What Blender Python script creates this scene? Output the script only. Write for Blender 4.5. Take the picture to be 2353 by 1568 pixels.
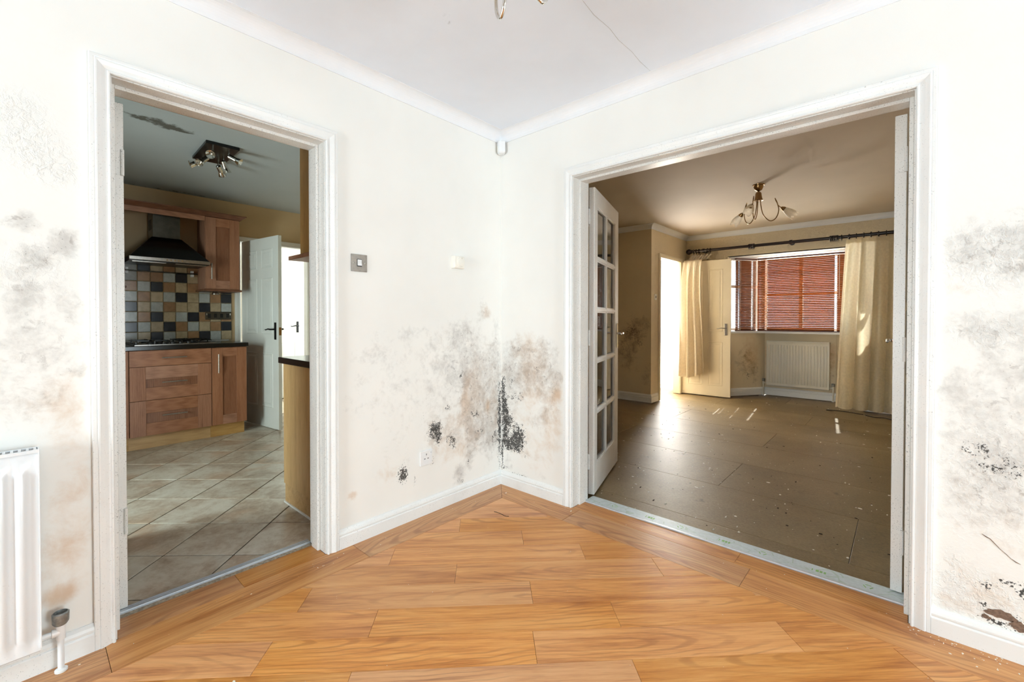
import bpy, math, random
from mathutils import Vector, Matrix
import numpy as np
random.seed(7)
for _o in list(bpy.data.objects):
    bpy.data.objects.remove(_o)
SC = bpy.context.scene
COL = SC.collection
PI = math.pi
R = math.radians

# ------------------------------------------------------------------ camera
cam_d = bpy.data.cameras.new('camera')
cam = bpy.data.objects.new('camera', cam_d)
COL.objects.link(cam)
cam_d.sensor_fit = 'HORIZONTAL'
cam_d.sensor_width = 36.0
cam_d.lens = 36.0 * 1006.73 / 2353.0
cam_d.shift_y = -(784.0 - 743.02) / 2353.0
cam_d.clip_start = 0.02
YAW, PITCH, ROLL = 0.729054, -0.012206, 0.000736
cam.matrix_world = (Matrix.Translation((2.08238, -2.21519, 1.14899)) @ Matrix.Rotation(YAW, 4, 'Z')
                    @ Matrix.Rotation(PI / 2 + PITCH, 4, 'X') @ Matrix.Rotation(ROLL, 4, 'Z'))
SC.camera = cam

# ------------------------------------------------------------------ world, sun, daylight at the windows, exposure
world = bpy.data.worlds.new('sky')
SC.world = world
world.use_nodes = True
_nt = world.node_tree
_bg = _nt.nodes['Background']
_bg.inputs['Color'].default_value = (0.80, 0.90, 1.0, 1)
_bg.inputs['Strength'].default_value = 3.0


def lamp(name, kind, loc, rot, energy, color, **kw):
    d = bpy.data.lights.new(name, kind)
    d.energy = energy
    d.color = color
    for k, val in kw.items():
        setattr(d, k, val)
    o = bpy.data.objects.new(name, d)
    COL.objects.link(o)
    o.location = loc
    o.rotation_euler = rot
    return o


# sun shines in through the bay at the front of the house (towards -y, 43 degrees up)
_sd = Vector((0.11, -1.0, -0.935)).normalized()
_sun = lamp('sun', 'SUN', (0.5, 9, 8), (0, 0, 0), 110.0, (1.0, 0.94, 0.84), angle=R(0.5))
_sun.rotation_euler = _sd.to_track_quat('-Z', 'Y').to_euler()
# daylight standing in the openings; both dining room windows are added
lamp('added_dining_daylight', 'AREA', (1.0, -5.275, 1.0), (R(90), 0, 0), 128.0, (0.82, 0.92, 1.0),  # unseen source, added to light the living room doorway wall evenly
     shape='RECTANGLE', size=0.98, size_y=1.64)
lamp('added_side_daylight', 'AREA', (5.275, -0.90, 1.0), (R(90), 0, R(90)), 128.0, (0.82, 0.92, 1.0),  # second unseen source, added to balance the kitchen doorway wall
     shape='RECTANGLE', size=0.98, size_y=1.64)
lamp('daylight_kitchen_window', 'AREA', (-1.35, -3.275, 1.0), (R(90), 0, 0), 66.0, (0.88, 1.0, 0.96),  # unseen kitchen window light, stretched low to reach floor and drawers
     shape='RECTANGLE', size=0.76, size_y=1.6)
lamp('daylight_bay', 'AREA', (0.97, 5.75, 1.55), (R(-90), 0, 0), 190.0, (1.0, 0.96, 0.90),
     shape='RECTANGLE', size=1.5, size_y=1.1)
lamp('daylight_front_door', 'AREA', (-1.02, 4.66, 1.3), (R(-90), 0, 0), 150.0, (1.0, 0.96, 0.90),
     shape='RECTANGLE', size=0.7, size_y=1.7)
lamp('daylight_rear_hall', 'AREA', (-3.98, 1.06, 1.4), (R(-90), 0, 0), 26.0, (0.93, 1.0, 0.97),
     shape='RECTANGLE', size=0.7, size_y=1.4)

SC.view_settings.view_transform = 'Standard'
SC.view_settings.look = 'None'
SC.view_settings.gamma = 1.0
SC.view_settings.use_curve_mapping = False
SC.view_settings.exposure = 0.10
try:
    SC.cycles.use_denoising = True
    SC.cycles.use_adaptive_sampling = True
    SC.cycles.adaptive_threshold = 0.12
    SC.cycles.adaptive_min_samples = 20
    SC.cycles.max_bounces = 6
    SC.cycles.glossy_bounces = 3
    SC.cycles.transmission_bounces = 3
    SC.cycles.diffuse_bounces = 4
    SC.cycles.transparent_max_bounces = 10
    SC.cycles.sample_clamp_indirect = 6.0
    SC.cycles.caustics_reflective = False
    SC.cycles.caustics_refractive = False
except Exception:
    pass


# ------------------------------------------------------------------ materials
def lin(r, g, b):
    f = lambda c: (c / 255 / 12.92) if c / 255 <= 0.04045 else ((c / 255 + 0.055) / 1.055) ** 2.4
    return (f(r), f(g), f(b), 1.0)


class G:
    """small node graph builder around one Principled material"""

    def __init__(s, name, rough=0.5, metal=0.0, spec=0.5):
        s.m = bpy.data.materials.new(name)
        s.m.use_nodes = True
        s.nt = s.m.node_tree
        s.b = s.nt.nodes['Principled BSDF']
        s.out = s.nt.nodes['Material Output']
        s.b.inputs['Roughness'].default_value = rough
        s.b.inputs['Metallic'].default_value = metal
        s.b.inputs['Specular IOR Level'].default_value = spec
        s._tc = None

    def n(s, t, **kw):
        nd = s.nt.nodes.new(t)
        for k, val in kw.items():
            setattr(nd, k, val)
        return nd

    def put(s, sock, val):
        if isinstance(val, bpy.types.NodeSocket):
            s.nt.links.new(val, sock)
        else:
            sock.default_value = val

    def obj(s):
        if s._tc is None:
            s._tc = s.n('ShaderNodeTexCoord')
        return s._tc.outputs['Object']

    def rnd(s):
        return s.n('ShaderNodeObjectInfo').outputs['Random']

    def mapping(s, vec, scale=(1, 1, 1), loc=(0, 0, 0), rot=(0, 0, 0)):
        nd = s.n('ShaderNodeMapping')
        s.put(nd.inputs['Vector'], vec)
        s.put(nd.inputs['Scale'], scale)
        s.put(nd.inputs['Location'], loc)
        s.put(nd.inputs['Rotation'], rot)
        return nd.outputs[0]

    def shifted(s, vec, k=37.0):
        """coordinates moved by a random amount for each object"""
        c = s.n('ShaderNodeCombineXYZ')
        r = s.math('MULTIPLY', s.rnd(), k)
        for i in range(3):
            s.put(c.inputs[i], r)
        a = s.n('ShaderNodeVectorMath', operation='ADD')
        s.put(a.inputs[0], vec)
        s.put(a.inputs[1], c.outputs[0])
        return a.outputs[0]

    def noise(s, vec, scale, detail=4, rough=0.55, dist=0.0):
        nd = s.n('ShaderNodeTexNoise')
        s.put(nd.inputs['Vector'], vec)
        nd.inputs['Scale'].default_value = scale
        nd.inputs['Detail'].default_value = detail
        nd.inputs['Roughness'].default_value = rough
        nd.inputs['Distortion'].default_value = dist
        return nd.outputs['Fac']

    def wave(s, vec, scale, dist, detail=2, direction='Y'):
        nd = s.n('ShaderNodeTexWave', bands_direction=direction)
        s.put(nd.inputs['Vector'], vec)
        nd.inputs['Scale'].default_value = scale
        nd.inputs['Distortion'].default_value = dist
        nd.inputs['Detail'].default_value = detail
        return nd.outputs['Fac']

    def math(s, op, a, b=0.0, c=None):
        nd = s.n('ShaderNodeMath', operation=op)
        s.put(nd.inputs[0], a)
        s.put(nd.inputs[1], b)
        if c is not None:
            s.put(nd.inputs[2], c)
        return nd.outputs[0]

    def step(s, x, lo, hi, a=0.0, b=1.0):
        nd = s.n('ShaderNodeMapRange', interpolation_type='SMOOTHSTEP')
        s.put(nd.inputs['Value'], x)
        nd.inputs['From Min'].default_value = lo
        nd.inputs['From Max'].default_value = hi
        nd.inputs['To Min'].default_value = a
        nd.inputs['To Max'].default_value = b
        return nd.outputs[0]

    def ramp(s, fac, stops):
        nd = s.n('ShaderNodeValToRGB')
        el = nd.color_ramp.elements
        while len(el) < len(stops):
            el.new(0.5)
        for e, (p, c) in zip(el, stops):
            e.position = p
            e.color = c
        s.put(nd.inputs[0], fac)
        return nd.outputs[0]

    def mix(s, fac, a, b, mode='MIX'):
        nd = s.n('ShaderNodeMix', data_type='RGBA', blend_type=mode)
        s.put(nd.inputs[0], fac)
        s.put(nd.inputs[6], a)
        s.put(nd.inputs[7], b)
        return nd.outputs[2]

    def hsv(s, col, h=0.5, sat=1.0, val=1.0):
        nd = s.n('ShaderNodeHueSaturation')
        s.put(nd.inputs['Hue'], h)
        s.put(nd.inputs['Saturation'], sat)
        s.put(nd.inputs['Value'], val)
        s.put(nd.inputs['Color'], col)
        return nd.outputs[0]

    def bump(s, height, strength=0.2, dist=0.01):
        nd = s.n('ShaderNodeBump')
        s.put(nd.inputs['Height'], height)
        nd.inputs['Strength'].default_value = strength
        nd.inputs['Distance'].default_value = dist
        s.nt.links.new(nd.outputs[0], s.b.inputs['Normal'])

    def color(s, val):
        s.put(s.b.inputs['Base Color'], val)
        return s

    def rough(s, val):
        s.put(s.b.inputs['Roughness'], val)

    def surface(s, sh):
        s.nt.links.new(sh, s.out.inputs['Surface'])


def plain(name, rgb, rough=0.5, metal=0.0, var=0.06, scale=30, bump=0.0, spec=0.5):
    g = G(name, rough, metal, spec)
    n = g.noise(g.obj(), scale, 4)
    g.color(g.hsv(lin(*rgb), val=g.step(n, 0.3, 0.7, 1 - var, 1 + var)))
    if bump:
        g.bump(n, bump, 0.002)
    return g.m


def stained_wall(name, rgb, grey=(134, 126, 120), greyfac=0.46, relief=0.5):
    """painted plaster; the mesh attribute 'stain' says where damp has drawn (grey, black mould, ochre, blisters)"""
    g = G(name, 0.62, 0, 0.35)
    P = g.obj()
    at = g.n('ShaderNodeAttribute', attribute_name='stain')
    sep = g.n('ShaderNodeSeparateColor')
    g.put(sep.inputs[0], at.outputs['Color'])
    er, eg, eb, ea = sep.outputs[0], sep.outputs[1], sep.outputs[2], at.outputs['Alpha']
    n0 = g.noise(P, 2.2, 3)
    n1 = g.noise(P, 11, 6, 0.66, 0.3)
    n2 = g.noise(P, 42, 5, 0.66, 0.4)
    n3 = g.noise(P, 150, 2, 0.6)
    base = g.hsv(lin(*rgb), val=g.step(n0, 0.25, 0.75, 0.975, 1.02))
    # ochre damp tide marks
    o = g.math('ADD', eb, g.math('MULTIPLY', g.math('SUBTRACT', n1, 0.5), 1.2))
    c = g.mix(g.math('MULTIPLY', g.step(o, 0.25, 1.0), 0.62), base, lin(203, 158, 106))
    # grey mould film, cloudy
    a = g.math('MULTIPLY', g.math('SUBTRACT', n1, 0.5), 1.9)
    b = g.math('MULTIPLY', g.math('SUBTRACT', n2, 0.5), 1.0)
    gm = g.step(g.math('ADD', er, g.math('ADD', a, b)), 0.25, 1.35)
    gm = g.math('MULTIPLY', gm, g.step(er, 0.02, 0.25))
    c = g.mix(g.math('MULTIPLY', gm, greyfac), c, lin(*grey))
    # brownish blotches where the film is thick
    nb = g.noise(P, 27, 4, 0.7, 0.5)
    bt = g.math('MULTIPLY', g.step(nb, 0.55, 0.68), g.step(er, 0.35, 0.85))
    c = g.mix(g.math('MULTIPLY', bt, 0.42), c, lin(124, 110, 100))
    # small dark specks in the same places
    sp = g.math('MULTIPLY', g.step(n3, 0.66, 0.72), g.step(g.math('ADD', er, g.math('MULTIPLY', g.math('SUBTRACT', n2, 0.5), 2.2)), 0.55, 0.9))
    c = g.mix(g.math('MULTIPLY', sp, 0.55), c, lin(70, 62, 58))
    # black mould colonies
    d = g.math('ADD', g.math('MULTIPLY', g.math('SUBTRACT', n2, 0.5), 2.6), g.math('MULTIPLY', g.math('SUBTRACT', n3, 0.5), 2.4))
    bm = g.step(g.math('ADD', g.math('MULTIPLY', eg, 1.02), d), 0.52, 0.82)
    bm = g.math('MULTIPLY', bm, g.step(eg, 0.05, 0.3))
    c = g.mix(g.math('MULTIPLY', bm, 0.93), c, lin(34, 32, 29))
    g.color(c)
    # blistered paint
    bl = g.math('MULTIPLY', ea, g.step(n2, 0.42, 0.62))
    g.bump(g.math('ADD', g.math('MULTIPLY', n1, 0.03), bl), relief, 0.006)
    return g.m


def gloss_white(name, rgb=(240, 240, 238), speck=0.5, rough=0.35, dense=0.0):
    g = G(name, rough, 0, 0.5)
    P = g.obj()
    n1 = g.noise(P, 3.0, 3)
    n2 = g.noise(P, 210, 3, 0.7)
    base = g.hsv(lin(*rgb), val=g.step(n1, 0.3, 0.7, 0.96, 1.02))
    sp = g.math('MULTIPLY', g.step(n2, 0.635 - dense, 0.69 - dense), g.step(n1, 0.36 - 2 * dense, 0.60 - 2 * dense))
    c = g.mix(g.math('MULTIPLY', sp, speck), base, lin(84, 76, 70))
    film = g.math('MULTIPLY', g.step(g.noise(P, 9, 3, 0.7), 0.52, 0.75), 0.10 * speck)
    g.color(g.mix(film, c, lin(170, 160, 150)))
    return g.m


def wood(name, stops, stretch=(1.0, 14, 14), rough=0.4, rnd=0.1, wavek=0.35, fine=0.25, bump=0.05, spec=0.4, shift=True, wscale=2.4):
    g = G(name, rough, 0, spec)
    P = g.shifted(g.obj()) if shift else g.obj()
    Q = g.mapping(P, stretch)
    n1 = g.noise(Q, 1.0, 6, 0.6, 0.6)
    Qw = g.mapping(P, (stretch[0] * 0.75, stretch[1] * 0.5, stretch[2] * 0.5))
    w = g.wave(Qw, wscale, 7.0, 3.0)
    nf = g.noise(g.mapping(P, (stretch[0] * 4, stretch[1] * 9, stretch[2] * 9)), 1.0, 4, 0.65)
    k = g.math('ADD', g.math('MULTIPLY', n1, 1.0 - wavek), g.math('MULTIPLY', w, wavek))
    k = g.math('ADD', g.math('MULTIPLY', k, 1 - fine), g.math('MULTIPLY', nf, fine))
    c = g.ramp(k, stops)
    r = g.rnd()
    c = g.hsv(c, val=g.math('MULTIPLY_ADD', r, 2 * rnd, 1 - rnd), sat=g.math('MULTIPLY_ADD', r, -0.16, 1.06))
    g.color(c)
    if bump:
        g.bump(nf, bump, 0.001)
    return g.m


M = {}
M['wall_dining'] = stained_wall('cream wall paint', (243, 241, 236))
M['wall_living'] = stained_wall('cream wall paint tinted by warm light', (228, 211, 180), grey=(112, 92, 66), greyfac=0.7)  # same cream paint, with the warm room light put into its colour
M['wall_kitchen'] = plain('sand wall paint', (205, 178, 138), 0.7, var=0.03, scale=3)
M['wall_white'] = plain('white wall paint', (236, 235, 228), 0.7, var=0.03, scale=3)
M['brick'] = plain('outside render', (190, 170, 150), 0.8)
M['trim'] = gloss_white('white gloss paint', speck=0.55)
M['trim_mould'] = gloss_white('white gloss paint with mould specks', (230, 227, 222), speck=0.7, dense=0.035)
M['skirting'] = gloss_white('white skirting paint', speck=0.7)
M['door_white'] = gloss_white('white door paint', (226, 228, 224), speck=0.25)
M['door_cream'] = gloss_white('cream door paint', (240, 228, 204), speck=0.2)
M['coving'] = plain('white coving', (240, 240, 242), 0.7, var=0.02, scale=4)
M['chrome'] = plain('chrome', (225, 222, 216), 0.12, 1.0, var=0.03)
M['valve'] = plain('dull valve metal', (150, 152, 150), 0.45, 0.6, var=0.2, scale=80)
M['steel'] = plain('brushed steel', (178, 172, 165), 0.3, 1.0, var=0.08, scale=60)
M['dark_steel'] = plain('dark brushed steel', (92, 88, 80), 0.3, 1.0, var=0.12, scale=14)
M['brass'] = plain('antique brass', (150, 118, 78), 0.25, 1.0, var=0.1)
M['iron'] = plain('dark iron', (40, 40, 42), 0.4, 0.8)
M['alu'] = plain('aluminium strip', (214, 218, 224), 0.35, 0.55, var=0.06)
M['black'] = plain('black enamel', (9, 9, 9), 0.28, 0, var=0.2)
M['black_glass'] = plain('black hood glass', (7, 7, 7), 0.15, 0, var=0.1)
M['worktop'] = plain('black speckled worktop', (18, 17, 16), 0.22, 0, var=0.5, scale=300)
M['white_plastic'] = plain('white plastic', (238, 238, 238), 0.35, var=0.01)
M['cream_plastic'] = plain('cream plastic', (244, 240, 230), 0.4, var=0.02)
M['dark_plastic'] = plain('dark plastic', (22, 22, 24), 0.4, var=0.05)
M['radiator'] = gloss_white('radiator enamel', (238, 240, 242), speck=0.2, rough=0.3)
M['radiator_cream'] = gloss_white('cream radiator enamel', (230, 224, 208), speck=0.3, rough=0.35)
M['upvc'] = plain('white window frame', (236, 238, 238), 0.35, var=0.01)
M['grout'] = plain('pale grout', (176, 160, 132), 0.9, var=0.1, scale=60)
M['floor_grout'] = plain('dark floor grout', (66, 58, 50), 0.9, var=0.25, scale=40)
M['subfloor'] = plain('dark subfloor', (40, 30, 22), 0.95, var=0.2)
M['screed'] = plain('dusty screed', (170, 158, 142), 0.95, var=0.3, scale=90, bump=0.4)
M['pole'] = plain('dark mahogany pole', (34, 18, 14), 0.3, var=0.2)
M['rubber'] = plain('black cable rubber', (20, 17, 15), 0.6)
M['ground'] = plain('paved drive', (150, 145, 132), 0.9, var=0.2, scale=3)
M['flake'] = plain('paint flakes', (236, 228, 212), 0.8, var=0.1)
M['grit'] = plain('dark grit', (44, 32, 22), 0.9, var=0.2)
M['plaster_bare'] = plain('bare brown plaster', (124, 100, 84), 0.9, var=0.25, scale=120, bump=0.5)
M['crack'] = plain('pale crack line', (186, 178, 170), 0.9, var=0.2)  # pale grey of the hairline crack itself

OAK = [(0.26, lin(122, 70, 34)), (0.40, lin(176, 112, 60)), (0.50, lin(204, 142, 82)), (0.62, lin(218, 162, 102)), (0.80, lin(230, 182, 124))]


def plank_mat(name, k=1.0):
    """printed oak: fine streaks, broad tone and cathedral rings centred somewhere on each plank"""
    g = G(name, 0.36, 0, 0.45)
    O = g.obj()
    P = g.shifted(O, 29.0)
    r = g.rnd()
    wob = g.math('MULTIPLY', g.math('SUBTRACT', g.noise(g.mapping(P, (2.2, 5, 5)), 1.0, 3), 0.5), 0.075)
    sx = g.n('ShaderNodeSeparateXYZ')
    g.put(sx.inputs[0], O)
    x = g.math('MULTIPLY', g.math('ADD', sx.outputs[0], g.math('MULTIPLY_ADD', r, 1.3, -0.65)), 0.115)
    r2 = g.math('FRACT', g.math('MULTIPLY', r, 7.31))
    y = g.math('ADD', g.math('ADD', sx.outputs[1], g.math('MULTIPLY_ADD', r2, 0.16, -0.08)), wob)
    dist = g.math('SQRT', g.math('ADD', g.math('MULTIPLY', x, x), g.math('MULTIPLY', y, y)))
    ring = g.math('SINE', g.math('MULTIPLY_ADD', g.noise(g.mapping(P, (3, 14, 14)), 1.0, 4), 5.0, g.math('MULTIPLY', dist, 370.0)))
    ring = g.step(ring, 0.25, 1.0)
    ring = g.math('MULTIPLY', ring, g.step(g.noise(g.mapping(P, (1.6, 7, 7)), 1.0, 3), 0.40, 0.66))
    n1 = g.noise(g.mapping(P, (1.6, 24, 24)), 1.0, 5, 0.62, 0.4)
    n0 = g.noise(g.mapping(P, (0.9, 5, 5)), 1.0, 3)
    nf = g.noise(g.mapping(P, (9, 190, 190)), 1.0, 4, 0.65)
    kk = g.math('ADD', g.math('MULTIPLY', n1, 0.50), g.math('ADD', g.math('MULTIPLY', n0, 0.22), g.math('MULTIPLY', nf, 0.28)))
    c = g.ramp(kk, OAK)
    st = g.step(g.noise(g.mapping(P, (4, 110, 110)), 1.0, 5, 0.7), 0.56, 0.72)
    c = g.mix(g.math('MULTIPLY', st, 0.42), c, lin(146, 88, 46))
    c = g.mix(g.math('MULTIPLY', ring, 0.42), c, lin(138, 82, 42))
    c = g.hsv(c, val=g.math('MULTIPLY_ADD', r, 0.20 * k, 1.08 * k), sat=g.math('MULTIPLY_ADD', r2, -0.16, 1.06))
    g.color(c)
    g.bump(nf, 0.04, 0.001)
    return g.m


M['plank'] = plank_mat('oak vinyl plank')
M['plank_border'] = plank_mat('oak vinyl border plank', 0.84)
CAB = [(0.2, lin(114, 72, 51)), (0.5, lin(162, 112, 85)), (0.8, lin(184, 136, 107))]
M['cabinet'] = wood('reddish oak cabinet', CAB, (22, 2.0, 22), 0.42, 0.06, 0.2, 0.35, 0.03)
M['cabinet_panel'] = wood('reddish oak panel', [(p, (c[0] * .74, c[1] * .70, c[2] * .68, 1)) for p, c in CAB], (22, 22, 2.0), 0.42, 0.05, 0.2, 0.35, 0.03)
M['cabinet_v'] = wood('reddish oak upright', CAB, (22, 22, 2.0), 0.42, 0.06, 0.2, 0.35, 0.03)
M['cabinet_shade'] = wood('shaded oak cornice', [(p, (c[0] * .5, c[1] * .46, c[2] * .44, 1)) for p, c in CAB], (20, 2.0, 20), 0.4, 0.05, 0.2, 0.35, 0.03)  # cabinet oak darkened: shade near the ceiling put into its colour
BEE = [(0.25, lin(156, 118, 72)), (0.5, lin(196, 156, 102)), (0.8, lin(214, 178, 124))]
M['end_panel'] = wood('oak effect end panel', BEE, (24, 24, 1.2), 0.45, 0.03, 0.12, 0.45, 0.02)
M['plinth'] = wood('oak effect plinth', BEE, (24, 1.2, 24), 0.45, 0.03, 0.12, 0.45, 0.02)
SLA = [(0.2, lin(104, 46, 26)), (0.55, lin(146, 72, 42)), (0.9, lin(172, 92, 56))]


def tile_floor():
    g = G('stone effect floor tile', 0.34, 0, 0.5)
    P = g.shifted(g.obj())
    n1 = g.noise(P, 4.5, 7, 0.65, 0.5)
    n2 = g.noise(P, 26, 6, 0.7, 0.3)
    k = g.math('ADD', g.math('MULTIPLY', n1, 0.65), g.math('MULTIPLY', n2, 0.35))
    c = g.ramp(k, [(0.30, lin(138, 118, 100)), (0.44, lin(180, 164, 146)), (0.55, lin(206, 198, 184)), (0.72, lin(224, 220, 210))])
    warm = g.step(g.noise(P, 3.0, 3), 0.52, 0.72)
    c = g.mix(g.math('MULTIPLY', warm, 0.45), c, lin(192, 152, 118))
    g.color(g.hsv(c, val=g.math('MULTIPLY_ADD', g.rnd(), 0.14, 0.93)))
    g.bump(n2, 0.06, 0.002)
    return g.m


def chipboard():
    g = G('dirty chipboard panel', 0.4, 0, 0.5)
    P = g.shifted(g.obj())
    n1 = g.noise(P, 1.6, 6, 0.6, 0.4)
    n2 = g.noise(P, 75, 6, 0.78)
    n3 = g.noise(g.mapping(P, (5, 40, 5)), 1.0, 5, 0.7)
    c = g.ramp(g.math('ADD', g.math('MULTIPLY', n1, 0.5), g.math('MULTIPLY', n2, 0.5)),
               [(0.28, lin(88, 70, 44)), (0.5, lin(128, 108, 74)), (0.75, lin(160, 140, 104))])
    dark = g.step(g.noise(P, 9, 7, 0.7), 0.60, 0.74)
    c = g.mix(g.math('MULTIPLY', dark, 0.55), c, lin(52, 36, 24))
    pale = g.step(n3, 0.64, 0.76)
    c = g.mix(g.math('MULTIPLY', pale, 0.35), c, lin(196, 172, 132))
    g.color(c)
    g.rough(0.47)
    g.bump(n2, 0.12, 0.002)
    return g.m


M['tile_floor'] = tile_floor()
M['chipboard'] = chipboard()
for nm, rgb in dict(white=(186, 190, 188), cream=(194, 174, 142), tan=(172, 132, 96), dark=(40, 44, 54), grey=(150, 146, 138)).items():
    g = G('glazed tile ' + nm, 0.22, 0, 0.5)
    P = g.shifted(g.obj())
    n = g.noise(P, 22, 6, 0.65)
    g.color(g.hsv(lin(*rgb), val=g.math('ADD', g.step(n, 0.3, 0.7, 0.80, 1.06), g.math('MULTIPLY', g.rnd(), 0.10))))
    g.bump(g.noise(P, 12, 3), 0.12, 0.002)
    M['tile_' + nm] = g.m


def ceiling_mat(name, rgb, spots=()):
    g = G(name, 0.75, 0, 0.3)
    P = g.obj()
    at = g.n('ShaderNodeAttribute', attribute_name='stain')
    sep = g.n('ShaderNodeSeparateColor')
    g.put(sep.inputs[0], at.outputs['Color'])
    n1 = g.noise(P, 2.4, 4)
    n2 = g.noise(P, 14, 8, 0.68, 0.3)
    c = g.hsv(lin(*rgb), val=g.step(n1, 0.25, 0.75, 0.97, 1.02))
    k = g.math('ADD', sep.outputs[0], g.math('MULTIPLY', g.math('SUBTRACT', n2, 0.5), 2.4))
    k = g.math('MULTIPLY', g.step(k, 0.3, 0.8), g.step(sep.outputs[0], 0.03, 0.2))
    g.color(g.mix(g.math('MULTIPLY', k, 0.85), c, lin(72, 64, 50)))
    return g.m


M['ceiling'] = ceiling_mat('white ceiling paint', (236, 240, 248))
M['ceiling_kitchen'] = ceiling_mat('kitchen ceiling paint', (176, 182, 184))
M['ceiling_living'] = ceiling_mat('living ceiling paint', (202, 188, 170))


def glass(name, tint=(1, 1, 1, 1), refl=0.12):
    g = G(name)
    tr = g.n('ShaderNodeBsdfTransparent')
    tr.inputs[0].default_value = tint
    gl = g.n('ShaderNodeBsdfGlossy')
    gl.inputs['Roughness'].default_value = 0.02
    lw = g.n('ShaderNodeFresnel')
    lw.inputs[0].default_value = 1.5
    mx = g.n('ShaderNodeMixShader')
    g.put(mx.inputs[0], g.math('ADD', g.math('MULTIPLY', lw.outputs[0], 0.9), refl * 0.3))
    g.nt.links.new(tr.outputs[0], mx.inputs[1])
    g.nt.links.new(gl.outputs[0], mx.inputs[2])
    g.surface(mx.outputs[0])
    return g.m


M['glass'] = glass('window glass', (0.96, 0.98, 0.97, 1))


def translucent(name, rgb, amount, rough=0.7, grain=None, var=0.06):
    g = G(name, rough, 0, 0.3)
    P = g.shifted(g.obj())
    if grain:
        n = g.noise(g.mapping(P, grain), 1.0, 5, 0.65)
    else:
        n = g.noise(P, 40, 4)
    col = g.hsv(lin(*rgb), val=g.step(n, 0.3, 0.7, 1 - var, 1 + var))
    g.color(col)
    t = g.n('ShaderNodeBsdfTranslucent')
    g.put(t.inputs[0], col)
    mx = g.n('ShaderNodeMixShader')
    mx.inputs[0].default_value = amount
    g.nt.links.new(g.b.outputs[0], mx.inputs[1])
    g.nt.links.new(t.outputs[0], mx.inputs[2])
    g.surface(mx.outputs[0])
    return g.m


M['slat'] = translucent('mahogany blind slat', (154, 94, 52), 0.21, 0.4, grain=(3, 120, 120), var=0.18)
M['slat_rail'] = plain('mahogany blind rail', (92, 50, 34), 0.4, var=0.15)
M['cord'] = plain('pale blind cord', (226, 220, 206), 0.8)
M['curtain'] = translucent('cream curtain cloth', (242, 232, 208), 0.68, 0.8, var=0.05)
M['curtain_pale'] = translucent('pale curtain cloth', (232, 220, 200), 0.22, 0.8, var=0.05)
M['shade_glass'] = translucent('frosted glass shade', (232, 220, 200), 0.45, 0.35, var=0.08)


def foil():
    g = G('white foil underlay with green print', 0.4, 0, 0.5)
    P = g.obj()
    n = g.noise(P, 60, 3)
    base = g.hsv(lin(214, 226, 230), val=g.step(n, 0.3, 0.7, 0.94, 1.04))
    w = g.n('ShaderNodeTexVoronoi', feature='DISTANCE_TO_EDGE')
    g.put(w.inputs['Vector'], g.mapping(P, (1, 2.4, 1)))
    w.inputs['Scale'].default_value = 9.0
    line = g.step(w.outputs['Distance'], 0.012, 0.03, 1.0, 0.0)
    g.color(g.mix(g.math('MULTIPLY', line, 0.35), base, lin(140, 176, 132)))
    return g.m


M['foil'] = foil()
M['foil_print'] = plain('green foil print', (142, 194, 120), 0.5, var=0.1)


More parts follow.
